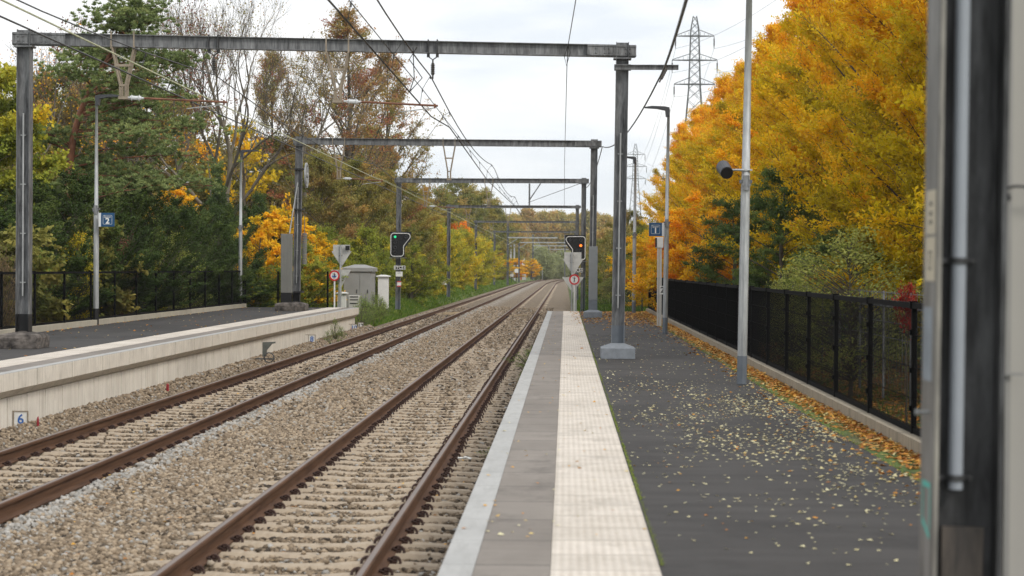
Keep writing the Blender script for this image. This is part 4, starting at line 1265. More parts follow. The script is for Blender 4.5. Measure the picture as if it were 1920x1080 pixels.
def signal(label, px0, px1, py0, py1, d, mirror, lit, litmat, yplate):
    """black P shaped signal head with a white outline"""
    w_, h = (px1 - px0) / F * d, (py1 - py0) / F * d
    t = thing('railway_signal', label, 'railway signal', (X((px0 + px1) / 2, d), d, Z((py0 + py1) / 2, d)))
    s = -1 if mirror else 1
    P = lambda u, v: (s * (u - .5) * w_, (.5 - v) * h)
    panel = [(0, 0), (1, 0), (1, .32), (.70, .62), (.70, 1), (0, 1)]
    mb = MB(); mb.prism([P(*p) for p in (panel if not mirror else panel[::-1])], -.02, .02, 'y'); part('panel', mb, M['black'], t)
    # rounded white outline
    out = []
    def arc(cx, cy, r, a0, a1, n=6):
        for i in range(n + 1):
            a = R(a0 + (a1 - a0) * i / n); out.append((cx + r * math.cos(a), cy + r * math.sin(a) * w_ / h))
    asp = w_ / h
    arc(.17, .06 + .14 * asp, .14, 180, 270); arc(.82, .06 + .15 * asp, .14, 270, 405)
    out.append((.64, .56)); arc(.50, .96 - .14 * asp, .14, 0, 90); arc(.17, .96 - .14 * asp, .14, 90, 180)
    out.append(out[0])
    mb = MB(); mb.tube([(P(u, v)[0], -.026, P(u, v)[1]) for u, v in out], .020, 5, cap=False)
    part('outline', mb, M['white'], t)
    for i, (u, v) in enumerate([(.24, .2), (.76, .2), (.24, .41), (.24, .61), (.24, .81)]):
        x, z = P(u, v)
        mb = MB(); mb.ring((x, -.05, z), .062, .075, .08, 'y', 16); hood = part('lamp_hood', mb, M['housing'], t)
        mb = MB(); mb.disc((x, -.03, z), .062, .02, 'y', 16); part('lens', mb, litmat if i == lit else M['lens'], hood)
    mb = MB(); mb.box((-s * .13 * w_, .0, -h / 2 - .03), (w_ * .85, .3, .03)); part('bracket', mb, M['steel'], t)
    return t
signal('black signal showing green on the left post', 731, 770, 436, 484, 96.1, False, 0, M['lamp_green'], 503)
signal('black signal showing orange on the right post', 1059.5, 1098, 440.5, 489, 96.1, True, 2, M['lamp_orange'], 506)
def plate(name, label, px, py, d, w_, h, text, bgm, fgm, size, border=True):
    t = thing(name, label, 'plate', (X(px, d), d, Z(py, d)))
    mb = MB(); mb.box((0, 0, 0), (w_, .012, h)); part('panel', mb, bgm, t)
    if border:
        mb = MB()
        for s in (-1, 1): mb.box((0, -.008, s * (h / 2 - .008)), (w_, .006, .016)); mb.box((s * (w_ / 2 - .008), -.008, 0), (.016, .006, h - .034))
        part('border', mb, fgm if bgm is M['black'] else M['steel'], t)
    lettering(text, size, fgm, t, (0, -.012, 0), .004)
    return t
plate('signal_plate', 'black plate reading ETCS1 under the green signal', 749, 503.5, 96.2, .58, .20, 'ETCS1', M['black'], M['white'], .2)
plate('signal_plate', 'black plate reading ETCS1 under the orange signal', 1082, 506.5, 96.2, .58, .20, 'ETCS1', M['black'], M['white'], .2)
t = thing('signal_plate', 'small blank white plate below ETCS1 on left', 'plate', (X(748, 96.2), 96.2, Z(515.5, 96.2)))
mb = MB(); mb.box((0, 0, 0), (.34, .012, .24)); part('panel', mb, M['white'], t); lettering('A.47', .09, M['steel'], t, (0, -.01, .05))
t = thing('signal_plate', 'small red and white plate low on left signal post', 'plate', (X(748, 96.2), 96.2, Z(534, 96.2)))
mb = MB(); mb.box((0, 0, 0), (.20, .012, .28)); part('panel', mb, M['white'], t); mb = MB()
for s in (-1, 1): mb.box((0, -.008, s * .11), (.20, .006, .05))
part('red_band', mb, M['red'], t)

# stop marker boards 6 8 10 12 at the foot of the left wall
for txt, px, py, wp, hp_, d, side, colr, lab in (('6', 32.5, 794, 27, 31, 27.25, 0, 'digit_blue', 'white board with a blue 6, nearest at the wall'),
        ('8', 584, 639, 12.5, 16.5, 58.0, 0, 'digit_blue', 'white board with a blue 8 at the wall'),
        ('10', 663.5, 617, 11, 13.5, 70.0, 0, 'digit_blue', 'white board with a blue 10 at wall end'),
        ('12', 676, 613.5, 10, 13, 72.8, 0, 'black', 'white board with a dark 12 past the wall')):
    t = thing('stop_marker', lab, 'number board', (X(px, d), d, Z(py, d)), 'number boards along the left wall')
    w_, h = wp / F * d, hp_ / F * d
    mb = MB(); mb.box((0, 0, 0), (w_, .01, h)); part('panel', mb, M['white'], t)
    mb = MB(); fr = .010 + d * .00012
    for s in (-1, 1): mb.box((0, -.005, s * h / 2), (w_ + fr, .02, fr)); mb.box((s * w_ / 2, -.005, 0), (fr, .02, h - fr))
    mb.box((-w_ * .7, 0, h / 2), (w_ * .6, .015, fr)); mb.box((-w_ * .35, .01, -h), (fr * 1.5, .015, h * 1.2))
    part('frame', mb, M['brownish'], t)
    lettering(txt, h * .82, M[colr], t, (0, -.010, 0), .002 if d < 30 else .004)

# pulley bracket on the left wall
t = thing('wall_bracket', 'grey metal bracket with pulley against left wall', 'bracket', (X(497, 44.4), 44.4, Z(672, 44.4)))
s_ = 44.4 / F
mb = MB(); mb.prism([(-6 * s_, 0), (-6 * s_, 27 * s_), (18 * s_, 28 * s_), (18 * s_, 25 * s_), (12 * s_, 24 * s_), (2 * s_, 12 * s_), (1 * s_, 0)], -.04, .04, 'y'); part('arm', mb, plain('green_grey_steel', (0.115, 0.12, 0.105), .6, .2, .3), t)
mb = MB(); mb.ring((.09, -.09, -.02), .10, .125, .03, 'y', 18); mb.box((.0, -.09, -.05), (.45, .05, .03)); part('pulley', mb, M['steel_dark'], t)
# red plastic caps in the ballast
for x, y, z, lab in ((X(297.5, 35), 35.6, .0, 'small dark red cap at the wall foot, left of pair'), (X(301.5, 35), 35.5, .0, 'small dark red cap at the wall foot, right of pair'), (X(65, 27.3), 27.3, .02, 'tiny pink red cap near the 6 board'), (X(658, 69.8), 69.8, .0, 'tiny red cap beside the 10 board')):
    mb = MB(); mb.tube([(0, 0, -.05), (0, 0, .06), (.004, 0, .085)], [.018, .015, .006], 8)
    o = part('red_marker', mb, flat('red_plastic', (0.28, 0.02, 0.03), .5)); o.location = (x, y, z + .02); tag(o, lab, 'marker cap', 'red marker caps by the wall')
# litter and planks by the track
mb = MB(); rs_ = random.Random(4)
vs = [(0, 0, 0)]
import itertools
for k in range(9):
    a = k * .7; mb.box((.035 * math.cos(a) * (k % 3), .03 * math.sin(a), .01 + .006 * (k % 4)), (.06, .03, .012), m=Matrix.Rotation(a, 3, 'Z') @ Matrix.Rotation(.4 * math.sin(k), 3, 'X'))
o = part('paper_scrap', mb, M['white']); o.location = (X(874, 24.6), 24.6, -.17); tag(o, 'crumpled white paper between near rail and platform', 'litter')
for x, y, r_, lab in ((X(851, 104), 104, .3, 'pale timber offcut on the left track'), (X(838, 101), 101, -.1, 'second pale timber offcut on the left track, nearer'), (X(968, 99), 99, .1, 'pale timber offcut on the right track')):
    mb = MB(); mb.box((0, 0, 0), (1.1, .16, .06)); mb.box((.25, .12, .02), (.7, .1, .05), .3)
    o = part('timber_offcut', mb, plain('raw_timber', (0.42, 0.33, 0.22), .8)); o.location = (x, y, -.14); o.rotation_euler = (0, 0, r_); tag(o, lab, 'timber')

# cabinets
def cabinet(label, px0, px1, py0, py1, d, depth, mat, roof=True, flare=0, door=None, group='trackside cabinets'):
    x0, x1 = X(px0, d), X(px1, d); zb0, zt = Z(py1, d) - .25, Z(py0, d)
    t = thing('relay_cabinet', label, 'cabinet', ((x0 + x1) / 2, d + depth / 2, zb0), group)
    w_, h = x1 - x0, zt - zb0
    mb = MB(); mb.box((0, 0, (h - .0) / 2), (w_, depth, h)); part('body', mb, mat, t, bevel=.008)
    if roof:
        mb = MB()
        a, b_ = w_ / 2 + .08, depth / 2 + .08
        mb.add([(-a, -b_, h), (a, -b_, h), (a, b_, h), (-a, b_, h), (-a, -b_, h + flare), (a, -b_, h + flare), (a, b_, h + flare), (-a, b_, h + flare), (-a * .35, 0, h + flare * 1.9), (a * .35, 0, h + flare * 1.9)],
               [(0, 1, 5, 4), (1, 2, 6, 5), (2, 3, 7, 6), (3, 0, 4, 7), (0, 3, 2, 1), (4, 5, 9, 8), (5, 6, 9), (6, 7, 8, 9), (7, 4, 8)])
        part('roof', mb, mat, t)
    if door:
        for u0, u1 in door:
            mb = MB(); mb.box(((u0 + u1) / 2 * w_ - w_ / 2, -depth / 2 - .012, h * .5), ((u1 - u0) * w_ - .03, .02, h * .92)); dr_ = part('door', mb, mat, t, bevel=.005)
            mb = MB(); mb.box((u1 * w_ - w_ / 2 - .12, -depth / 2 - .035, h * .52), (.03, .03, .16)); part('handle', mb, M['steel_dark'], dr_)
    return t
cabinet('large grey relay cabinet with flared roof', 643, 694, 511, 578, 84, 2.2, M['cabinet'], True, .16, ((0, .6), (.6, 1)))
cabinet('tall narrow white cabinet standing apart', 708, 727, 521, 572, 86, .45, M['white'], True, .05)
cabinet('small white box before the grey cabinet', 632, 647, 553, 580, 78.5, .35, M['white'], True, .04)
t = cabinet('low white box with dark louvres by grey cabinet', 653, 673, 556, 580, 80, .35, M['offwhite'], False)
mb = MB()
for z in (.45, .60, .72): mb.box((0, -.18, z), (.34, .012, .04))
part('louvre', mb, M['black'], t)
# small things far along the line
t = thing('crossing_sign', 'tiny red and white crossing cross in the distance', 'crossing sign', (X(977, 350), 350, .2))
mb = MB(); mb.box((0, 0, 1.4), (.15, .15, 2.8)); part('pole', mb, M['red'], t)
for s in (-1, 1):
    mb = MB(); mb.box((0, -.1, 3.2), (1.9, .05, .28), m=Matrix.Rotation(s * R(45), 3, 'Y')); part('cross_arm', mb, M['white'], t)
    mb = MB(); mb.box((0, -.13, 3.2), (.5, .03, .26), m=Matrix.Rotation(s * R(45), 3, 'Y')); part('red_tip', mb, M['red'], t)
cabinet('distant pale grey cabinet beside the crossing', 979, 986, 512, 523, 345, 1.0, M['signback'], False)
for px, py, d, lab in ((959.5, 515, 300, 'tiny white marker on a thin post, left of crossing'), (968.5, 508, 310, 'pinkish round marker on a dark post'), (832, 529, 150, 'white number marker on a post at the verge'), (1017, 506, 400, 'slim pale distant post by sage bushes')):
    t = thing('marker_post', lab, 'marker post', (X(px, d), d, .1), 'small marker posts by the line')
    h = Z(py, d) - .1
    mb = MB(); mb.box((0, 0, h / 2), (.09, .09, h)); part('post', mb, M['steel_light'] if px > 1000 else M['steel_dark'], t)
    if px < 1000:
        mb = MB(); mb.box((0, -.06, h), (.34 + d * .0008, .03, .36 + d * .001)); part('board', mb, M['white'], t)
for px, lab in ((1050, 'left one of two faint distant headlamps'), (1064, 'right one of two faint distant headlamps')):
    t = thing('headlamp', lab, 'headlamp', (X(px, 470), 470, Z(511, 470)), 'distant headlamps')
    mb = MB(); mb.disc((0, 0, 0), .13, .1, 'y', 14); part('lens', mb, M['head_lamp'], t); mb = MB(); mb.ring((0, 0, 0), .14, .2, .14, 'y', 14); mb.box((0, .1, -.8), (.1, .1, 1.3)); part('housing', mb, M['black'], t)

# second wire fence behind the right trees
t = thing('wire_fence', 'old galvanised wire fence under the right trees', 'fence', (5.2, 30, .2))
for i in range(9):
    mb = MB(); mb.tube([(0, i * 2.5 - 6, 0), (0, i * 2.5 - 6, 1.75)], .022, 6); part('post', mb, M['steel'], t)
mb = MB()
for z in (1.0, 1.25, 1.5, 1.72): mb.tube([(0, -6, z), (0, 14, z)], .006 if z != 1.5 else .018, 5)
for k in range(80): mb.tube([(0, -6 + k * .25, .2), (0, -6 + k * .25, 1.75)], .004, 3)
part('wire_mesh', mb, M['steel'], t)

# ------------------------------------------------------------------ pylons
def pylon(label, px, d, ytop):
    x = X(px, d); H = Z(ytop, d) - 0
    t = thing('transmission_pylon', label, 'pylon', (x, d, 0), 'pylons beyond the trees')
    r = .085
    ztops = [0, H * .35, H * .6, H * .75, H * .93, H]
    def half(z): return np.interp(z / H, [0, .45, .72, .94, 1], [3.6, 2.15, 1.05, .72, .2])
    mb = MB()
    lv = [0]
    while lv[-1] < H * .985: lv.append(min(H, lv[-1] + max(1.2, half(lv[-1]) * 1.7)))
    for sx in (-1, 1):
        for sy in (-1, 1):
            mb.tube([(sx * half(z), sy * half(z), z) for z in lv], r, 4)
    for a, b_ in zip(lv, lv[1:]):
        ha, hb = half(a), half(b_)
        for sy in (-1, 1):
            mb.tube([(-ha, sy * ha, a), (hb, sy * hb, b_)], r * .55, 3); mb.tube([(ha, sy * ha, a), (-hb, sy * hb, b_)], r * .55, 3)
            mb.tube([(sy * ha, -ha, a), (sy * hb, hb, b_)], r * .55, 3); mb.tube([(sy * ha, ha, a), (sy * hb, -hb, b_)], r * .55, 3)
    part('tower', mb, M['steel'], t)
    k = d / F
    for dy, hw in ((43, 36), (88, 42), (133, 38)):
        z = H - dy * k * (350 / d) * 1.0 if False else H - dy * 350 / F
        w_ = hw * 350 / F
        for s in (-1, 1):
            mb = MB(); mb.tube([(0, -half(z), z), (s * w_, 0, z)], r, 4); mb.tube([(0, half(z), z), (s * w_, 0, z)], r, 4); mb.tube([(s * half(z), 0, z + 1.15), (s * w_, 0, z + .1)], r * .8, 4)
            for q_ in (.3, .5, .7): mb.tube([(s * w_ * q_, 0, z), (s * w_ * q_, 0, z + 1.15 * (1 - q_))], r * .5, 3)
            arm = part('cross_arm', mb, M['steel'], t)
            mb = insulator_mb((s * w_, 0, z), (s * w_, 0, z - 2.3), .2, 6, .06); part('insulator', mb, M['insul_dark'], arm)
    return x, H
x1, H1 = pylon('large lattice pylon rising above the yellow trees', 1299.5, 350, 25)
x2, H2 = pylon('smaller distant lattice pylon left of the first', 1190, 700, 268)
for dy, hw in ((43, 36), (88, 42), (133, 38)):
    for s in (-1, 1):
        z1 = H1 - dy * 350 / F - 2.3; w_ = s * hw * 350 / F; z2 = H2 - dy * 350 / F - 2.3
        pts = cat_((x1 + w_ + 20, 140, z1 + 3), (x1 + w_, 350, z1), 5) + cat_((x1 + w_, 350, z1), (x2 + w_, 700, z2), 9)[1:]
        tag(part('power_line', MB().tube(pts, .035, 3), M['steel_light']), 'faint high voltage conductor strung between the pylons', 'power line', 'power lines between the pylons')
# ------------------------------------------------------------------ vegetation
def leaf_mesh(name, P, size, hue, mat, rs, aspect=.5, axis=None, flat_=0.35, nrm=None):
    """rhombic leaves at points P; axis: preferred direction of the leaf tips; flat_: pull of the leaf plane to the horizontal"""
    n = len(P)
    d = rs.normal(0, 1, (n, 3))
    if axis is not None: d = d * .75 + axis
    d /= np.linalg.norm(d, axis=1)[:, None] + 1e-9
    u = rs.normal(0, 1, (n, 3)); u[:, 2] *= (1 - flat_)
    if nrm is not None: u = np.cross(nrm + rs.normal(0, .38, (n, 3)), d)
    u -= d * np.sum(u * d, 1)[:, None]; u /= np.linalg.norm(u, axis=1)[:, None] + 1e-9
    s = (size * rs.uniform(.65, 1.35, n))[:, None]
    A = P - d * s * .5; B = P + d * s * .5
    C = P + u * s * aspect * .5 - d * s * .08; D = P - u * s * aspect * .5 - d * s * .08
    V = np.stack([A, C, B, D], 1).reshape(-1, 3)
    return quads_mesh(name, V, np.arange(n * 4).reshape(-1, 4), mat, np.clip(hue, 0, 1))

class Tubes:
    """many thin tapered branches as one mesh"""
    def __init__(s): s.V = []; s.F = []; s.n = 0
    def add(s, pts, radii, k=4):
        pts = np.asarray(pts, float); m = len(pts)
        t = np.gradient(pts, axis=0); t /= np.linalg.norm(t, axis=1)[:, None] + 1e-9
        ref = np.where(np.abs(t[:, 2:3]) < .9, np.array([[0, 0, 1.]]), np.array([[1., 0, 0]]))
        a = np.cross(t, ref); a /= np.linalg.norm(a, axis=1)[:, None] + 1e-9
        b = np.cross(t, a)
        ang = np.arange(k) * 2 * math.pi / k
        r = np.asarray(radii)[:, None, None]
        ring = pts[:, None] + (a[:, None] * np.cos(ang)[None, :, None] + b[:, None] * np.sin(ang)[None, :, None]) * r
        s.V.append(ring.reshape(-1, 3))
        i = np.arange(m - 1)[:, None] * k; j = np.arange(k)[None]
        f = np.stack([i + j, i + (j + 1) % k, i + k + (j + 1) % k, i + k + j], -1).reshape(-1, 4)
        s.F.append(f + s.n); s.n += m * k
    def mesh(s, name, mat):
        return quads_mesh(name, np.concatenate(s.V), np.concatenate(s.F), mat, None, True)

def bez(p0, p1, p2, n):
    t = np.linspace(0, 1, n)[:, None]
    return (1 - t) ** 2 * p0 + 2 * t * (1 - t) * p1 + t ** 2 * p2

def spray_tree(seed, H, base, env, nspray, per, leaf, mat, bark, spread=.22, sweep=.8, lumps=.25, aspect=.5, trunk_r=None, hue0=.5, huev=.16, sprayv=.14, lean=(0, 0), inner=.35, grad=0, flat_=.35, tuft=0.4, multi=1, shell=.45, zbias=1.0, twig=.008, lumpk=3):
    """tree of many leafy sprays: env(t) gives crown radius at height fraction t (0 base of crown .. 1 top)"""
    rs = np.random.RandomState(seed)
    T = Tubes(); P = []; HU = []; AX = []
    tr = trunk_r or H * .014
    ph = rs.uniform(0, 6.28, 8)
    trunks = []
    for m in range(multi):
        off = np.array([rs.normal(0, .25), rs.normal(0, .25), 0]) * (multi > 1) * H * .06
        top = np.array([lean[0], lean[1], H * .96]) + off * rs.uniform(1.5, 4)
        pts = bez(np.array([0, 0, -.3]) + off * .6, np.array([lean[0] * .2, lean[1] * .2, H * .5]) + off, top, 10)
        pts[1:-1, :2] += rs.normal(0, H * .006, (8, 2))
        T.add(pts, np.linspace(tr * (1 if multi == 1 else .7), tr * .12, 10), 7)
        trunks.append(pts)
    for i in range(nspray):
        t = rs.uniform(0, 1) ** zbias
        a = rs.uniform(0, 2 * math.pi)
        lump = 1 + lumps * (math.sin(lumpk * a + ph[0] + 5 * t) * .5 + math.sin((lumpk + 2) * a + ph[1] - 9 * t) * .3 + math.sin(13 * t + ph[2] + a) * .5)
        r = env(t) * lump * (1 - shell * rs.uniform(0, 1) ** 2.0)
        z = base + t * (H - base)
        tp = trunks[rs.randint(len(trunks))]
        cx = np.interp(z, tp[:, 2], tp[:, 0]); cy = np.interp(z, tp[:, 2], tp[:, 1])
        tgt = np.array([cx + r * math.cos(a), cy + r * math.sin(a), z + rs.normal(0, .1)])
        z0 = max(base * .5, min(z - sweep * r, H * .93))
        o = np.array([np.interp(z0, tp[:, 2], tp[:, 0]), np.interp(z0, tp[:, 2], tp[:, 1]), z0])
        mid = o * .45 + tgt * .55 + np.array([0, 0, (.12 if sweep > 0 else .05) * r - (.0 if sweep < 1 else .22 * r)]) + rs.normal(0, .06 * r + .01, 3)
        pts = bez(o, mid, tgt, 6)
        ln = np.linalg.norm(tgt - o)
        T.add(pts, np.linspace(max(twig, .012 * ln), twig * .45, 6), 3)
        n = int(per * rs.uniform(.6, 1.4))
        s = inner + (1 - inner) * rs.uniform(0, 1, n) ** .75
        q_ = (1 - s)[:, None] ** 2 * o + 2 * (s * (1 - s))[:, None] * mid + s[:, None] ** 2 * tgt
        sg = spread * (.35 + .65 * np.sin(np.pi * np.clip(s * .9, 0, 1)))
        q_ = q_ + rs.normal(0, 1, (n, 3)) * sg[:, None] * np.array([1, 1, .62])
        P.append(q_)
        d = tgt - mid; d /= np.linalg.norm(d) + 1e-9
        AX.append(np.repeat(d[None] * tuft, n, 0))
        HU.append(hue0 + rs.normal(0, sprayv) + rs.normal(0, huev, n) + grad * (t - .5) + .09 * math.sin(2.3 * z + 2 * a + ph[3]))
    P = np.concatenate(P); HU = np.concatenate(HU); AX = np.concatenate(AX)
    return leaf_mesh('crown', P, leaf, HU, mat, rs, aspect, AX, flat_), T.mesh('trunk', bark)

def plume_tree(seed, H, base, env, limbs, subs, per, leaf, mat, bark, rise=.9, sub_len=.75, fan=.5, sig=.075, aspect=.55, trunk_r=.16, hue0=.5, limbv=.14, subv=.06, huev=.05, grad=0, droop=0, start=.4, vary=.16, zbias=1.0, inner_fill=.25, up=.7, twig=.006, bare=0.0, top_r=.15):
    """crown of separate plumes: limbs, each with a fan of leafy side shoots; dark hollows stay between the plumes"""
    rs = np.random.RandomState(seed); T = Tubes(); P = []; HU = []; AX = []; NR = []
    tp = bez(np.array([0, 0, -.3]), np.array([rs.normal(0, .1), rs.normal(0, .1), H * .5]), np.array([rs.normal(0, .15), rs.normal(0, .15), H * .93]), 10)
    tp[1:-1, :2] += rs.normal(0, H * .006, (8, 2))
    T.add(tp, np.linspace(trunk_r, trunk_r * .12, 10), 7)
    for i in range(limbs):
        t = ((i + rs.rand()) / limbs) ** zbias
        a = i * 2.39996 + rs.normal(0, .35)
        r = env(t) * (1 + rs.normal(0, vary)) * (1 if rs.rand() > inner_fill else rs.uniform(.35, .8))
        z = base + t * (H - base) + rs.normal(0, .15)
        c = lambda zz: np.array([np.interp(zz, tp[:, 2], tp[:, 0]), np.interp(zz, tp[:, 2], tp[:, 1]), zz])
        z0 = min(max(base * .4, z - rise * r), H * .9)
        o = c(z0); tgt = c(z) + np.array([r * math.cos(a), r * math.sin(a), 0])
        tgt[2] -= droop * r
        mid = o * .5 + tgt * .5 + np.array([0, 0, .10 * r]) + rs.normal(0, .07 * r + .01, 3)
        pts = bez(o, mid, tgt, 8); ln = np.linalg.norm(tgt - o)
        T.add(pts, np.linspace(max(twig * 1.6, .010 * ln), twig * .6, 8), 4)
        lh = rs.normal(0, limbv); isbare = rs.rand() < bare
        out = np.array([math.cos(a), math.sin(a), 0]); nn = out * (1 - up) + np.array([0, 0, up])
        for k in range(int(subs * rs.uniform(.7, 1.3) * (.5 + .5 * min(1, ln / 2)))):
            s_ = start + (1 - start) * rs.uniform(0, 1) ** .8
            q0 = (1 - s_) ** 2 * o + 2 * s_ * (1 - s_) * mid + s_ * s_ * tgt
            tan = (1 - s_) * (mid - o) + s_ * (tgt - mid); tan /= np.linalg.norm(tan) + 1e-9
            side = rs.normal(0, 1, 3); side -= tan * side.dot(tan); side /= np.linalg.norm(side) + 1e-9; side[2] *= .6
            d = tan * .75 + side * fan * rs.uniform(.5, 1.6); d[2] += .1; d /= np.linalg.norm(d)
            L_ = sub_len * rs.uniform(.5, 1.25) * (1.15 - .45 * s_)
            q1 = q0 + d * L_; q1[2] -= droop * .3 * L_
            T.add([q0, (q0 + q1) / 2 + rs.normal(0, .02, 3), q1], [twig * .8, twig * .6, twig * .4], 3)
            n = int(per * rs.uniform(.5, 1.5) * (.08 if isbare else 1))
            if n < 1: continue
            u = rs.uniform(.1, 1.05, n)[:, None]
            pp = q0 * (1 - u) + q1 * u + rs.normal(0, 1, (n, 3)) * np.array([sig, sig, sig * .45])
            P.append(pp); AX.append(np.repeat((d * .9 + np.array([0, 0, -.25]))[None], n, 0)); NR.append(np.repeat(nn[None], n, 0))
            HU.append(hue0 + lh + rs.normal(0, subv) + rs.normal(0, huev, n) + grad * (t - .5) + (s_ - .6) * .12)
    P = np.concatenate(P)
    return leaf_mesh('crown', P, leaf, np.concatenate(HU), mat, rs, aspect, np.concatenate(AX), 0, np.concatenate(NR)), T.mesh('trunk', bark)

def bare_tree(seed, H, bark, r0=.16, spread_=.55, depth=6, leafmat_=None, leaves_=0, leaf=.08, fork=.28, hue0=.5, upward=.25, sigma=.2, ends=1, minr=.006):
    """recursively branching tree with fine twigs, leaves optional on the twigs"""
    rs = np.random.RandomState(seed); T = Tubes(); tips = []
    def grow(p, d, ln, r, dep):
        n = 5
        pts = [p]; dd = d.copy()
        for k in range(n):
            dd = dd + rs.normal(0, .10, 3) + np.array([0, 0, upward * .12])
            dd /= np.linalg.norm(dd)
            pts.append(pts[-1] + dd * ln / n)
        r1 = max(minr * .7, r * .68)
        T.add(pts, np.linspace(r, r1, n + 1), 6 if dep > depth - 2 else (4 if dep > 2 else 3))
        if dep <= 2: tips.append((pts[-1], dd)); tips.append((pts[2], dd))
        if dep == 0: return
        k = 2 if rs.rand() < .55 else 3
        for j in range(k):
            pos = pts[-1] if j == 0 or rs.rand() < .45 else pts[rs.randint(2, n)]
            a = rs.normal(0, 1, 3); a -= dd * np.dot(a, dd); a /= np.linalg.norm(a) + 1e-9
            sp = spread_ * (.35 if j == 0 else 1) * rs.uniform(.7, 1.3)
            nd = dd * math.cos(sp) + a * math.sin(sp); nd[2] += upward * .3; nd /= np.linalg.norm(nd)
            grow(np.array(pos), nd, ln * rs.uniform(.66, .86), max(minr, r * (.66 if j == 0 else .5)), dep - 1)
    grow(np.array([0, 0, -.3]), np.array([rs.normal(0, .05), rs.normal(0, .05), 1.]), H * fork, r0, depth)
    allv = np.concatenate(T.V); zmax = allv[:, 2].max(); sc = H / zmax
    T.V = [v * sc for v in T.V]
    trunk = T.mesh('trunk', bark)
    crown = None
    if leafmat_:
        tp = np.array([t[0] for t in tips]) * sc; td = np.array([t[1] for t in tips])
        idx = rs.randint(0, len(tp), leaves_)
        cl = rs.normal(0, .14, len(tp))
        P = tp[idx] + rs.normal(0, sigma, (leaves_, 3))
        crown = leaf_mesh('crown', P, leaf, hue0 + cl[idx] + rs.normal(0, .14, leaves_), leafmat_, rs, .55, td[idx] * .3, .3)
    return crown, trunk

def pine_tree(seed, H, bark, mat):
    rs = np.random.RandomState(seed); T = Tubes(); P = []; HU = []; AX = []
    tp = bez(np.array([0, 0, -.3]), np.array([-.8, 0, H * .5]), np.array([1.7, 0, H * .93]), 14)
    tp[2:-1, 0] += np.sin(np.linspace(0, 7, 11)) * .14
    T.add(tp, np.linspace(.21, .05, 14), 8)
    for i in range(38):
        t = .36 + .64 * (i + rs.rand()) / 38
        z = H * t * .94
        c = np.array([np.interp(z, tp[:, 2], tp[:, 0]), 0, z])
        a = rs.uniform(0, 6.28)
        if rs.rand() < .35: a = rs.normal(0, .5)
        ln = (3.7 - 2.3 * max(0, (t - .62)) / .38 * .85) * rs.uniform(.6, 1.08) * (1.15 if math.cos(a) > .3 else .66)
        if t > .9: ln *= .75
        e = c + np.array([math.cos(a) * ln, math.sin(a) * ln, rs.uniform(-.35, .8) * .6 + (t - .5) * .9])
        mid = (c + e) / 2 + np.array([rs.normal(0, .15), rs.normal(0, .15), rs.uniform(-.1, .35)])
        pts = bez(c, mid, e, 8)
        T.add(pts, np.linspace(.035, .010, 8) if abs(math.cos(a)) < .93 or i % 5 else np.linspace(.075, .02, 8), 5)
        for k in range(rs.randint(10, 15)):
            s = rs.uniform(.38, 1.0)
            q0 = (1 - s) ** 2 * c + 2 * s * (1 - s) * mid + s * s * e
            off = np.array([rs.normal(0, .42), rs.normal(0, .42), rs.normal(.05, .13)])
            q1 = q0 + off
            T.add([q0, (q0 + q1) / 2 + [0, 0, -.03], q1], [.014, .01, .006], 3)
            n = 330
            hsh = rs.normal(0, .13)
            # a tuft: needles radiating from several shoots
            shoots = q1 + rs.normal(0, 1, (11, 3)) * np.array([.30, .30, .10])
            idx = rs.randint(0, 11, n)
            dirs = rs.normal(0, 1, (n, 3)); dirs[:, 2] = np.abs(dirs[:, 2]) * .9 + .1
            dirs /= np.linalg.norm(dirs, axis=1)[:, None]
            P.append(shoots[idx] + dirs * .055); AX.append(dirs * 3.0)
            HU.append(.5 + hsh + rs.normal(0, .13, n) + dirs[:, 2] * .12)
    P = np.concatenate(P); n = len(P)
    return leaf_mesh('crown', P, .135, np.concatenate(HU), mat, rs, .2, np.concatenate(AX), 0), T.mesh('trunk', bark)

def plant(name, label, cat, meshes, x, y, z=None, s=1.0, rz=0.0, group=None, sx=None):
    if z is None: z = float(ground_z(np.array([x]), np.array([y]))[0])
    t = thing(name, label, cat, (x, y, z), group, (0, 0, rz))
    if isinstance(s, (int, float)): s = (s, s, s)
    t.scale = s
    c, k = meshes
    if c: link('crown', c, t)
    if k: link('trunk', k, t)
    return t

def dome(rmax, pw=.5, low=.65):
    return lambda t: rmax * max(.05, (low + (1 - low) * math.sin(min(1, t / .45) * math.pi / 2)) if t < .45 else rmax and max(.05, (1 - ((t - .45) / .55) ** 2) ** pw)) if False else rmax * (low + (1 - low) * math.sin(min(1, t / .45) * math.pi / 2) if t < .45 else max(.06, (1 - ((t - .45) / .55) ** 2)) ** pw)
def horn_env(t): return 3.15 * (.84 + .16 * math.sin(min(1, t / .3) * 1.57)) * (1 if t < .52 else max(.04, 1 - (t - .52) / .46))

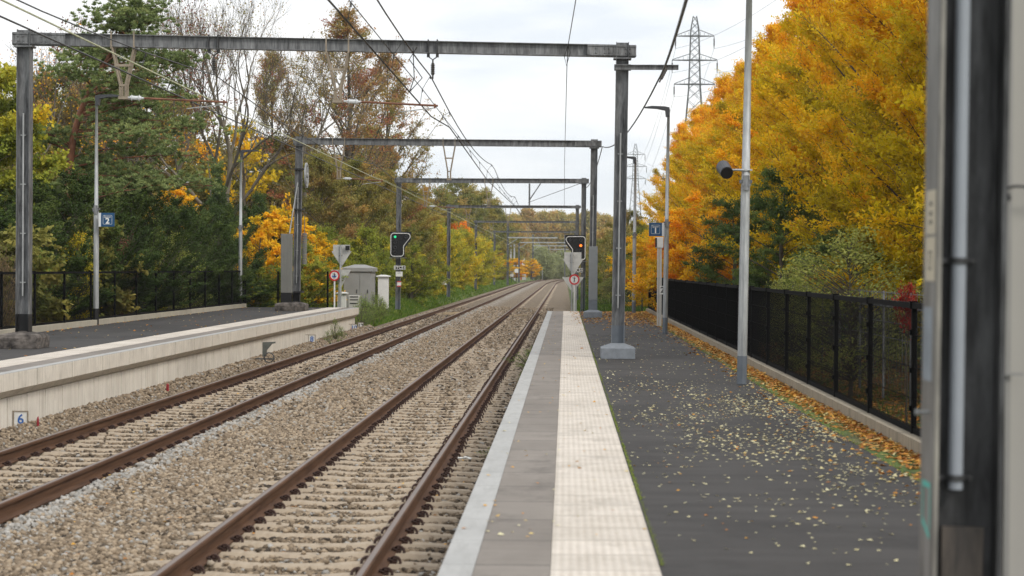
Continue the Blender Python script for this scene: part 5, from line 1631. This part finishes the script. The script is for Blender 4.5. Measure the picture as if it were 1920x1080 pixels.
gz = lambda x, y: float(ground_z(np.array([float(x)]), np.array([float(y)]))[0])
H_A = plume_tree(21, 13.2, .9, horn_env, 150, 24, 52, .10, L['horn'], M['bark'], rise=1.15, sub_len=.85, fan=.5, sig=.085, trunk_r=.17, hue0=.62, grad=.5, limbv=.15, zbias=1.1)
H_B = plume_tree(22, 12.8, .8, horn_env, 140, 26, 52, .10, L['horn'], M['bark'], rise=1.0, sub_len=.9, fan=.6, sig=.09, trunk_r=.16, hue0=.55, grad=.55, limbv=.17, zbias=1.12, vary=.2)
H_C = plume_tree(23, 13.3, 1.0, horn_env, 130, 26, 50, .10, L['horn'], M['bark'], rise=1.2, sub_len=.9, fan=.5, sig=.085, trunk_r=.17, hue0=.64, grad=.45, limbv=.15, zbias=1.05, vary=.18, bare=.22)
names = ['nearest yellow hornbeam, mostly hidden behind the dark post', 'second yellow hornbeam in the row, right of the pole', 'third hornbeam, its olive lower crown behind the fence', 'fourth hornbeam in the row, orange at the top', 'fifth hornbeam in the row, behind the near lamp pole', 'sixth hornbeam in the row, orange crown', 'seventh hornbeam in the row, left of near lamp pole', 'eighth hornbeam in the row, small with distance']
rg = random.Random(9)
for i, y in enumerate([33, 38.5, 44, 50, 56, 62.5, 69, 76, 84, 92, 101, 110, 120, 131, 143, 156]):
    lab = names[i] if i < len(names) else 'distant golden hornbeam at the far end of the right row'
    plant('hornbeam_tree', lab, 'tree', (H_B, H_A, H_B, H_C, H_A, H_B, H_C)[i % 7], 9.6 + rg.uniform(-.25, .25), y, .3, (rg.uniform(.95, 1.08), rg.uniform(.95, 1.08), rg.uniform(.93, 1.08)), rg.uniform(0, 6.28), 'row of golden hornbeams')
# dark olive trees behind that row
D_A = plume_tree(31, 9, .3, dome(3.4), 90, 16, 28, .2, L['darkg'], M['bark'], rise=.7, sub_len=1.0, sig=.14, hue0=.4)
for i, y in enumerate([30, 37, 45, 53, 61, 70, 80, 90, 102, 115]):
    plant('dark_tree', 'dark green tree in the shade behind the hornbeams', 'tree', D_A, 15.2 + rg.uniform(-.8, .8), y, .3, rg.uniform(.9, 1.15), rg.uniform(0, 6), 'dark trees behind the hornbeams')
# shrubs on the right
rob = plume_tree(41, 5.6, .4, dome(2.0), 70, 20, 42, .085, L['darkg'], M['bark'], rise=.5, sub_len=.6, fan=.8, sig=.07, hue0=.6, droop=.1, vary=.25)
plant('robinia_shrub', 'dark blue green feathery shrub before the hornbeams', 'shrub', rob, 6.6, 59, .2, (.7, .9, .90), .5, 'dark feathery shrubs behind the right fence')
plant('robinia_shrub', 'low dark green feathery shrub right of the near pole', 'shrub', rob, 6.9, 46, .2, (.8, .9, .55), 2.2, 'dark feathery shrubs behind the right fence')
plant('robinia_shrub', 'dark green shrub left of the near lamp pole', 'shrub', rob, 6.0, 68, .2, (.7, .8, .8), 4.0, 'dark feathery shrubs behind the right fence')
pg = spray_tree(43, 2.7, .2, dome(1.15), 150, 55, .055, L['paleg'], M['bark'], spread=.15, sweep=.7, hue0=.62, sprayv=.14, inner=.5, lumps=.4)
plant('pale_shrub', 'pale green shrub leaning over the black fence', 'shrub', pg, 5.1, 34.5, .2, (.95, 1.3, .98), 1.0)
plant('pale_shrub', 'low pale green shrub below the larger pale one', 'shrub', pg, 4.6, 39, .2, (.75, 1.1, .72), 3.0)
og = plume_tree(44, 4.6, .4, dome(1.9), 80, 22, 36, .095, L['orange'], M['bark_pale'], rise=.5, sub_len=.6, fan=.8, sig=.08, hue0=.36, droop=.08, vary=.22)
plant('orange_tree', 'bright orange small tree above the black fence', 'tree', og, 5.0, 71, .2, (1, 1.3, 1.02), 0.3)
plant('orange_tree', 'orange small tree near the fence end', 'tree', og, 5.2, 80, .2, (.95, 1, .97), 2.0)
plant('orange_tree', 'orange foliage around the farthest right lamp', 'tree', og, 4.6, 93, .2, (.85, 1, .85), 4.0)
cr_ = spray_tree(45, 2.1, 1.45, dome(.3), 34, 40, .055, L['crimson'], M['bark'], spread=.07, sweep=.9, hue0=.5)
plant('crimson_shrub', 'crimson shrub beside the dark post over the fence', 'shrub', cr_, X(1698, 25), 25, .2, (.55, .55, .90), 0)
gu = spray_tree(46, 1.7, .1, dome(.7), 80, 45, .06, L['green'], M['bark'], spread=.15, sweep=.9, hue0=.55)
for i, (x, y) in enumerate(((5.6, 21.5), (7.2, 27.5))):
    plant('undergrowth_shrub', ['green shrub seen through the nearest fence panels', 'small green shrub through the fence, second in line', 'green shrub in the litter beneath the hornbeams', 'green shrub half hidden by the dark fence'][i], 'shrub', gu, x, y, .15, rg.uniform(.7, 1.0), rg.uniform(0, 6), 'green shrubs behind the right fence')

# ---- left side
yg = plume_tree(51, 7.3, .9, dome(2.1), 95, 20, 34, .125, L['yellowgreen'], M['bark'], rise=.5, sub_len=.7, fan=.8, sig=.09, hue0=.28, limbv=.2, grad=.5, aspect=.8, droop=.1, vary=.2)
plant('yellowing_tree', 'yellow green broadleaf tree at the left edge', 'tree', yg, X(-28, 53), 53, .45, (.85, .85, .97), 0)
bt1 = bare_tree(52, 12.6, M['bark'], .14, .5, 7, L['orange'], 1500, .10, hue0=.55)
plant('sparse_tree', 'tall nearly bare tree with orange leaves, far left', 'tree', bt1, X(18, 76), 76, .4, 1.0, 0)
pn = pine_tree(53, 10.1, M['bark_red'], L['pine'])
plant('scots_pine', 'blue green pine with reddish limbs behind the first portal', 'tree', pn, X(122, 60), 60, .4, 1.0, 0)
rd = bare_tree(54, 14.2, M['bark'], .15, .5, 7, L['red'], 3500, .11, hue0=.5)
plant('wine_leaved_tree', 'sparse wine red treetop above the pine', 'tree', rd, X(165, 86), 86, .4, 1.0, .5)
yw = plume_tree(55, 4.4, .05, dome(1.5, .6, .8), 120, 18, 34, .085, L['yew'], M['bark'], rise=1.9, sub_len=.5, fan=.3, sig=.045, aspect=.3, up=.35, hue0=.5, limbv=.2, vary=.18, start=.3)
yl = ['dark yew behind the first left post', 'dark yew left of the Spoor 2 lamp', 'dark yew behind the Spoor 2 sign', 'dark yew between the two left lamps, left one', 'dark yew in the middle between the two left lamps', 'dark yew left of the farther left lamp', 'dark yew right of the farther left lamp', 'dark yew under the ivy trunk', 'low dark yew at the far left edge', 'dark yew before the orange maple', 'tall dark yew behind the pine foot']
for i, (px, d, top, wd) in enumerate(((70, 51.5, 350, 1), (148, 55, 335, 1.05), (232, 60, 352, 1.05), (300, 66, 385, 1.0), (362, 71, 392, 1.0), (420, 76, 395, 1.0), (478, 83, 398, .95), (400, 86, 372, .85), (-10, 50, 400, 1), (520, 92, 440, .8), (190, 68, 318, 1.1))):
    h = Z(top, d) - .5
    plant('yew_bush', yl[i], 'yew', yw, X(px, d), d, .45, (wd * 1.2, wd * 1.2, h / 4.4), i * 1.3, 'dark yews along the left fence')
lm = plume_tree(56, 2.7, .1, dome(.95), 40, 11, 20, .12, L['olive'], M['bark'], rise=.8, sub_len=.45, fan=.8, sig=.06, hue0=.25, aspect=.8, droop=.15, vary=.25)
ys_ = spray_tree(57, 1.9, .1, dome(.55), 110, 45, .05, L['yellow'], M['bark'], spread=.11, sweep=1.1, hue0=.42, inner=.5, lumps=.4)
lg = spray_tree(58, 2.4, .1, dome(.85), 130, 50, .06, L['paleg'], M['bark'], spread=.14, sweep=.9, hue0=.5, inner=.5, lumps=.35)
tn = spray_tree(59, 1.9, .05, dome(.7), 160, 38, .075, L['tan'], M['bark'], spread=.10, sweep=2, hue0=.5, aspect=.2, tuft=2)
pu = spray_tree(60, 2.6, .2, dome(.5), 80, 40, .07, L['red'], M['bark'], spread=.12, sweep=1, hue0=.3)
for nm, me_, px, d, top, lab in (
    ('tan_bush', tn, 8, 44.5, 468, 'dry tan bush at the far left behind the fence'),
    ('olive_shrub', lm, 62, 46, 430, 'big leaved olive shrub just right of the first left post'),
    ('green_shrub', gu, 90, 47.5, 500, 'low green shrub at the foot of the left fence'),
    ('yellow_shrub', ys_, 128, 48, 492, 'yellow green shrub left of the Spoor 2 lamp, behind fence'),
    ('yellow_shrub', ys_, 208, 52, 448, 'slender yellow shrub right of the Spoor 2 lamp'),
    ('olive_shrub', lm, 243, 54, 412, 'tall big leaved brownish shrub right of the Spoor 2 sign'),
    ('purple_shrub', pu, 279, 57, 442, 'dark purple leaved shrub before the yews'),
    ('yellow_shrub', ys_, 333, 61, 488, 'small shrub with a bright yellow top at the fence'),
    ('light_shrub', lg, 366, 65, 450, 'light green shrub rising over the left fence'),
    ('green_shrub', gu, 300, 60, 515, 'low green shrub behind left fence middle'),
    ('green_shrub', gu, 410, 71, 520, 'low green shrub behind left fence near its end'),
    ('olive_shrub', lm, 20, 47.5, 440, 'big leaved olive shrub left of the first left post')):
    h0 = {'tan_bush': 1.9, 'olive_shrub': 2.7, 'green_shrub': 1.7, 'yellow_shrub': 1.9, 'purple_shrub': 2.6, 'light_shrub': 2.4}[nm]
    s = (Z(top, d) - .45) / h0
    plant(nm, lab, 'shrub', me_, min(X(px, d), -13.3), d, .45, (min(1.1, s), min(1.1, s), s), px * .1, 'shrubs along the left fence')
ba = bare_tree(61, 16, M['bark'], .27, .42, 8, L['olive'], 1500, .10, fork=.30, upward=.35)
bb = bare_tree(62, 16, M['bark_pale'], .25, .45, 8, L['brown'], 2600, .10, fork=.27, upward=.35)
plant('bare_tree', 'bare forked tree left of the farther left lamp', 'tree', ba, X(395, 93), 93, .4, 1.02, 0, 'bare trees behind the left platform')
plant('bare_tree', 'bare slender tree directly behind the farther left lamp', 'tree', bb, X(432, 98), 98, .4, 1.05, 2, 'bare trees behind the left platform')
plant('bare_tree', 'bare tree rising right of the pine', 'tree', ba, X(338, 103), 103, .4, 1.03, 3.4, 'bare trees behind the left platform')
# ivy clad stems
iv = spray_tree(63, 3.6, .1, lambda t: .48 * (1 - t * .45), 170, 60, .08, L['darkg'], M['bark'], spread=.11, sweep=.3, hue0=.3, trunk_r=.16)
plant('ivy_column', 'ivy wrapped stem above the yews, left one', 'ivy', iv, X(404, 90), 90, 1.6, (1, 1, 1.55), 0, 'ivy on tree stems')
plant('ivy_column', 'ivy wrapped stem right of the farther left lamp', 'ivy', iv, X(484, 95), 95, 1.6, (1.1, 1.1, 1.2), 1, 'ivy on tree stems')
# large russet trees
def open_env(r): return lambda t: r * (.55 + .45 * math.sin(min(1, t / .45) * 1.57)) * (1 if t < .5 else max(.12, 1 - ((t - .5) / .5) ** 1.8))
ru = plume_tree(64, 19, 3.0, open_env(4.6), 130, 17, 21, .16, L['brown'], M['bark'], rise=1.3, sub_len=1.15, fan=.8, sig=.15, trunk_r=.34, hue0=.55, limbv=.2, grad=.2, vary=.28, twig=.012, bare=.1)
rv = plume_tree(65, 18, 2.6, open_env(4.4), 120, 17, 20, .16, L['brown'], M['bark'], rise=1.4, sub_len=1.15, fan=.8, sig=.15, trunk_r=.30, hue0=.48, limbv=.2, grad=.25, vary=.3, twig=.012, bare=.14)
plant('russet_tree', 'tallest russet tree, its crown over the first beam', 'tree', ru, X(655, 128), 128, .4, (1.02, 1.02, 1.0), .4, 'large russet trees left of the line')
plant('russet_tree', 'russet tree right of the tallest, edging the sky', 'tree', rv, X(722, 141), 141, .4, (.85, .85, .98), 2.1, 'large russet trees left of the line')
plant('russet_tree', 'thin half bare tree between bare trees and tallest tree', 'tree', bb, X(565, 120), 120, .4, (1.0, 1.0, 1.12), 4.2, 'large russet trees left of the line')
plant('russet_tree', 'russet tree behind the farther left lamp', 'tree', rv, X(510, 132), 132, .4, (.7, .7, .92), 5.5, 'large russet trees left of the line')
# olive trees filling the middle distance
oa = plume_tree(66, 12, 1.0, dome(4.2, .6), 95, 20, 34, .17, L['olive'], M['bark'], rise=.7, sub_len=1.2, fan=.7, sig=.17, hue0=.5, limbv=.2, grad=.25, vary=.2)
ob_ = plume_tree(67, 11, .5, dome(4.4, .6), 95, 20, 34, .17, L['brown'], M['bark'], rise=.7, sub_len=1.2, fan=.7, sig=.17, hue0=.3, limbv=.2, vary=.2)
for i, (px, d, top, wd, m_) in enumerate(((240, 112, 150, 1.0, oa), (330, 118, 190, 1.0, oa), (420, 124, 290, 1.0, ob_), (510, 128, 270, .95, oa), (90, 98, 150, .9, ob_), (10, 95, 200, .9, oa), (600, 112, 300, .62, ob_), (660, 116, 310, .62, oa), (722, 122, 330, .55, ob_), (765, 132, 352, .5, oa), (700, 150, 250, .75, ob_), (150, 120, 170, 1, oa), (560, 150, 260, .9, ob_), (640, 160, 300, .9, oa), (-60, 110, 150, 1, oa))):
    h = (Z(top, d) - .4) / (12 if m_ is oa else 11)
    lab = ['olive tree behind the pine top', 'tall olive tree behind the bare trees', 'brownish tree behind the two bare trunks', 'olive tree behind the second portal post', 'brownish tree behind the pine trunk', 'olive tree behind the left edge tree', 'brown green tree left of the sign backs', 'olive tree over the grey cabinet', 'brown green tree left of the green signal', 'olive tree behind the green signal', 'brown tree filling under the tall russet crowns', 'olive tree behind the pine, farther off', 'brownish tree far behind the orange maple', 'olive tree far behind the russet trunks', 'olive tree outside the left edge'][i]
    plant('broadleaf_tree', lab, 'tree', m_, X(px, d), d, .4, (wd, wd, h), i * 1.7, 'broadleaf trees behind the left platform')
# orange maples
om = plume_tree(68, 5.2, .6, dome(1.75), 55, 13, 22, .15, L['orange'], M['bark'], rise=.6, sub_len=.6, fan=.8, sig=.09, hue0=.22, aspect=.8, vary=.3, droop=.1)
oms = plume_tree(168, 5.2, .6, dome(1.75), 30, 9, 16, .15, L['orange'], M['bark'], rise=.6, sub_len=.7, fan=.9, sig=.12, hue0=.2, aspect=.8, vary=.35)
plant('maple_tree', 'orange maple behind the grey weight box', 'maple', om, X(532, 82), 82, .4, (.95, .95, .80), 0, 'orange maples on the left')
plant('maple_tree', 'low orange maple left of the weight box', 'maple', om, X(487, 80), 80, .4, (.62, .62, .72), 2, 'orange maples on the left')
plant('maple_tree', 'orange maple glowing behind the ivy stem', 'maple', om, X(340, 97), 97, .4, (1.15, 1.15, 1.1), 1, 'orange maples on the left')
plant('maple_tree', 'tall orange maple between the bare trunks', 'maple', oms, X(452, 106), 106, .4, (1.3, 1.3, 1.8), 4, 'orange maples on the left')
plant('maple_tree', 'small orange maple right of the second portal post', 'maple', om, X(590, 84), 84, .4, (.6, .6, .62), 5, 'orange maples on the left')
ol2 = plume_tree(69, 3.0, .1, dome(1.4), 60, 14, 26, .095, L['yellowgreen'], M['bark'], rise=.8, sub_len=.55, fan=.8, sig=.07, hue0=.32, vary=.25)
for i, (px, d, top) in enumerate(((560, 78, 470), (606, 95, 440), (480, 77, 510), (690, 100, 440), (655, 100, 462), (720, 112, 455), (770, 118, 470))):
    h = (Z(top, d) - .4) / 3.0
    plant('green_shrub', ['yellow green shrub right of the second portal post', 'yellow green shrub behind the round sign', 'low yellow green shrub at the far left fence corner', 'yellow green shrub over the grey cabinet roof', 'yellow green shrub behind the sign backs', 'yellow green shrub behind the white cabinet', 'yellow green shrub right of the green signal'][i], 'shrub', ol2, X(px, d), d, .4, (.9, .9, h), i, 'yellow green shrubs at the platform end')
# yellow bank on the left of the line
yb = plume_tree(70, 4.6, .1, dome(2.2), 70, 15, 30, .13, L['yellow'], M['bark'], rise=.9, sub_len=.8, fan=.7, sig=.11, hue0=.42, limbv=.2, vary=.25)
ygb = plume_tree(71, 4.6, .1, dome(2.2), 70, 15, 30, .13, L['yellowgreen'], M['bark'], rise=.9, sub_len=.8, fan=.7, sig=.11, hue0=.5, limbv=.2, vary=.25)
for i, (px, d, top, m_, wd) in enumerate(((782, 133, 440, ygb, .9), (806, 142, 428, yb, .9), (826, 156, 432, ygb, .85), (850, 172, 440, yb, .9), (868, 190, 437, yb, 1.0), (884, 205, 446, yb, .9), (900, 222, 450, yb, .9), (800, 170, 415, ygb, 1.1), (840, 205, 420, ygb, 1.2), (775, 150, 425, ygb, 1.0), (912, 262, 470, ygb, 1.0), (905, 245, 455, ygb, 1.0))):
    h = (Z(top, d) - .5) / 4.6
    plant('yellow_bush', ['yellow green bush right of the green signal', 'yellow bush at the fourth portal post, left', 'yellow green bush at the fourth portal post', 'yellow bush right of the fourth portal post', 'golden bush between the fourth and fifth portal posts', 'golden bush at the fifth portal post', 'yellow bush right of the fifth portal post', 'yellow green bush high behind the fourth post', 'yellow green bush behind the golden bushes', 'yellow green bush behind the green signal', 'yellow green bush left of the sixth portal', 'distant yellow green bush before the orange thicket'][i], 'bush', m_, min(X(px, d), -9.6), d, .5, (wd, wd, h), i * 2.1, 'yellow bushes along the left of the line')
rb = spray_tree(72, 5, .3, dome(1.0), 120, 60, .14, L['orange'], M['bark'], spread=.22, sweep=1, hue0=.9, lumps=.3)
plant('red_bush', 'pointed red orange bush at the fourth portal, left one', 'bush', rb, X(851, 198), 198, .5, (1, 1, 1.25), 0, 'red orange pointed bushes')
plant('red_bush', 'pointed red orange bush at the fourth portal, right one', 'bush', rb, X(870, 200), 200, .5, (1, 1, 1.3), 1, 'red orange pointed bushes')
plant('orange_thicket', 'orange thicket beside the distant crossing', 'bush', om, X(952, 330), 330, .4, (2.0, 1.6, .72), 0, 'orange thickets at the crossing')
plant('orange_thicket', 'deeper orange bush right of the distant crossing', 'bush', om, X(996, 370), 370, .4, (1.1, 1.2, .68), 3, 'orange thickets at the crossing')
plant('orange_thicket', 'orange bush over the sixth portal foot', 'bush', om, X(935, 300), 300, .4, (1.2, 1.4, .8), 2, 'orange thickets at the crossing')
sg = spray_tree(73, 8, .1, dome(4.0, .5), 420, 60, .30, L['sage'], M['bark'], spread=.5, sweep=1, hue0=.55, lumps=.2, inner=.4, sprayv=.14)
for i, (px, d, top, wd, m_) in enumerate(((1012, 415, 463, 1.0, sg), (1036, 440, 476, .95, sg), (1056, 450, 470, 1.3, sg), (1000, 430, 458, 1.1, sg), (1085, 480, 470, 1.5, sg), (1075, 520, 462, 1.8, sg), (1110, 500, 468, 1.3, sg), (1135, 470, 470, 1.2, sg))):
    h = (Z(top, d) - .2) / 8
    plant('sage_bush', ['rounded sage green bush, tallest of the distant group', 'rounded sage green bush in the middle of the group', 'darker sage bush where the tracks vanish', 'sage bush behind the orange thicket', 'sage bush behind the orange signal', 'broad sage bush closing the end of the line', 'distant sage bush right of the signal', 'distant sage bush behind the right portal posts'][i], 'bush', m_, X(px, d), d, 0, (wd, wd, h), i * 1.1, 'distant sage green bushes')
gr_ = [('dark green bush beside the sixth portal foot', 927, 285, 505), ('dark green tree left of the fourth portal post', 800, 215, 375)]
gt = plume_tree(74, 10, .8, dome(4.0, .55), 90, 16, 30, .22, L['olive'], M['bark'], rise=.6, sub_len=1.2, fan=.8, sig=.2, hue0=.4, limbv=.16, vary=.22)
for i, (px, d, top, lab) in enumerate(((862, 262, 345, 'tall olive green tree rising left of the fourth beam'), (818, 240, 360, 'olive green tree left of the taller one'), (900, 300, 362, 'greenish tree right of the tall green one'), (800, 200, 395, 'olive green tree just behind the yellow bank'), (930, 340, 400, 'olive green tree behind the sixth portal'))):
    plant('green_tree', lab, 'tree', gt, X(px, d), d, .4, (1.1, 1.1, (Z(top, d) - .4) / 10), i * 1.9, 'olive green trees beyond the yellow bank')
plant('green_bush', 'dark green bush beside the sixth portal foot', 'bush', gt, X(930, 290), 290, .3, (.5, .5, .28), 0)
# far wood, every tree an individual
fw = [spray_tree(80 + k, 12, .5, dome(4.6, .55), 300, 46, .42, L['farwood'], M['bark_pale'], spread=.62, sweep=.6, hue0=h_, lumps=.35, sprayv=.17, inner=.35, trunk_r=.25) for k, h_ in enumerate((.3, .55, .75))]
rf = random.Random(77)
for i in range(74):
    d = rf.choice((400, 450, 500, 560, 620, 480)) + rf.uniform(-18, 18)
    px = 780 + i * 470 / 74 + rf.uniform(-6, 6)
    if px > 990 and px < 1125: d = max(d, 500)
    top = np.interp(px, [780, 880, 940, 1010, 1100, 1160, 1250], [395, 400, 398, 398, 402, 418, 425]) + rf.uniform(-6, 16)
    plant('far_tree', 'autumn tree of the distant wood closing the view', 'tree', fw[i % 3], X(px, d), d, 0, (rf.uniform(.8, 1.25),) * 2 + ((Z(top, d)) / 12,), rf.uniform(0, 6), 'trees of the distant wood')
# right of the line, beyond the platform
for i, (px, d, top, m_, wd, lab) in enumerate(((1128, 175, 452, gt, .42, 'dark green bush behind the right weight box'), (1150, 150, 440, oa, .42, 'olive tree between the right posts'), (1120, 128, 500, ol2, .9, 'yellow green bush beyond the right platform end'), (1165, 118, 425, fw[0], .30, 'pale brown tree behind the last right lamp'), (1203, 122, 430, oa, .40, 'olive tree left of the golden row'), (1178, 135, 400, ob_, .45, 'brownish tree with thin top left of golden row'), (1145, 105, 520, lg, 1.1, 'bright green shrub behind the thin fence'), (1180, 98, 500, lg, 1.0, 'light green shrub by the last right lamp'), (1215, 106, 440, ol2, 1.2, 'yellow shrub at the foot of the golden row'), (1140, 200, 430, fw[2], .5, 'brown tree farther off right of the signal'), (1110, 240, 440, fw[1], .5, 'distant brown tree right of the signal'))):
    h0 = {id(gt): 10, id(oa): 12, id(ob_): 11, id(ol2): 3.0, id(lg): 2.4}.get(id(m_), 12)
    plant('trackside_tree', lab, 'tree', m_, max(X(px, d), 2.6), d, .2, (wd, wd, (Z(top, d) - .2) / h0), i * 1.3, 'trees and shrubs right of the line')

# grass and weeds
def grass(name, label, boxes, h, seed, mat='grass', hue0=.5, w_=.012):
    rs = np.random.RandomState(seed); PP = []
    for (x0, x1, y0, y1, n) in boxes:
        x = rs.uniform(x0, x1, n); y = rs.uniform(y0, y1, n); x = x + curve(y)
        k = (np.sin(x * 2.3 + y * .7) + np.sin(y * 1.9 - x)) > rs.uniform(-2.2, 1.0, n)
        PP.append(np.stack([x[k], y[k]], 1))
    P = np.concatenate(PP); n = len(P); z = ground_z(P[:, 0], P[:, 1])
    z = np.maximum(z, np.where((P[:, 0] > -9.3) & (P[:, 0] < 1), ballast_z(P[:, 0] - curve(P[:, 1]), P[:, 1]), -9))
    hh = h * rs.uniform(.35, 1.2, n); a = rs.uniform(0, 6.28, n); ln = rs.normal(0, .35, (n, 2)) * hh[:, None]
    wx, wy = np.cos(a) * w_, np.sin(a) * w_
    b0 = np.stack([P[:, 0] - wx, P[:, 1] - wy, z - .02], 1); b1 = np.stack([P[:, 0] + wx, P[:, 1] + wy, z - .02], 1)
    m0 = np.stack([P[:, 0] + ln[:, 0] * .4 + wx * .8, P[:, 1] + ln[:, 1] * .4 + wy * .8, z + hh * .6], 1); tp_ = np.stack([P[:, 0] + ln[:, 0], P[:, 1] + ln[:, 1], z + hh], 1)
    V = np.stack([b0, b1, m0, tp_], 1).reshape(-1, 3)
    me = quads_mesh(name, V, np.arange(n * 4).reshape(-1, 4), L[mat], np.clip(hue0 + rs.normal(0, .2, n), 0, 1))
    tag(link(name, me), label, 'grass', None, 'stuff')
grass('grass', 'green grass verge left of the line beyond the platform', [(-9.6, -8.3, 73, 130, 16000), (-9.8, -8.4, 130, 330, 14000), (-13, -8.9, 73, 110, 22000), (-12, -8.9, 110, 200, 22000), (-12, -9, 200, 330, 12000)], .22, 91, w_=.022)
grass('grass', 'bright grass beyond the right platform end', [(.5, 4, 78.5, 110, 18000), (.6, 5, 110, 200, 14000)], .28, 92, hue0=.42, w_=.024)
grass('grass', 'rough grass behind the right fence', [(3.5, 8, 15, 40, 7000)], .10, 93, hue0=.5, w_=.008)
wd_ = spray_tree(94, 1.0, .02, dome(.42), 70, 26, .05, L['green'], M['bark'], spread=.07, sweep=3, hue0=.7, aspect=.3, tuft=2)
for i, (px, d, top) in enumerate(((692, 75, 566), (708, 76, 562), (724, 77, 570), (738, 78, 572), (700, 80, 556), (718, 82, 560), (735, 83, 566), (750, 84, 574), (688, 73.5, 576), (745, 80, 576))):
    zz = -.1 if px < 710 and d < 77 else .2
    plant('weed_clump', 'tall green weed clump between platform end and cabinets', 'weeds', wd_, min(X(px, d), -7.95), d, zz, (1.0, 1.0, max(.5, Z(top, d) - zz)), i, 'weeds at the left platform end')
for i, (x, y, s, lab) in enumerate(((-7.5, 62.5, .62, 'upright weed against the left wall'), (-7.5, 60.5, .35, 'low weed beside the upright one at the wall'), (-7.52, 64.5, .35, 'low weed nearer the 10 board at the wall'), (-.84, 38, .33, 'weed tuft between stones and right platform, nearer'), (-.85, 47, .36, 'weed tuft along the right platform edge, farther'), (-.84, 24.5, .12, 'tiny weed by the near platform edge'), (-.86, 51, .3, 'weed tuft at right platform edge, farthest'))):
    plant('weed', lab, 'weeds', wd_, x, y, -.12, (s * (.9 if x < -2 else .45), s * (1.2 if x < -2 else 5), s * 1.05), i, 'weeds along the platform walls')

# the thin autumn air between the camera and the distant wood
mb = MB(); mb.box((0, 555, 25), (1240, 1210, 54))
hz = mb.mesh('haze', None); hm = bpy.data.materials.new('haze'); hm.use_nodes = True; ht = hm.node_tree; ht.nodes.clear()
ho = ht.nodes.new('ShaderNodeOutputMaterial'); hv = ht.nodes.new('ShaderNodeVolumePrincipled')
hv.inputs['Color'].default_value = (0.93, 0.95, 0.98, 1); hv.inputs['Density'].default_value = 0.0002; hv.inputs['Anisotropy'].default_value = 0.2
ht.links.new(hv.outputs[0], ho.inputs['Volume']); hz.materials.append(hm)
o = link('haze', hz); o['kind'] = 'stuff'; o['label'] = 'faint autumn haze over the far end of the line'
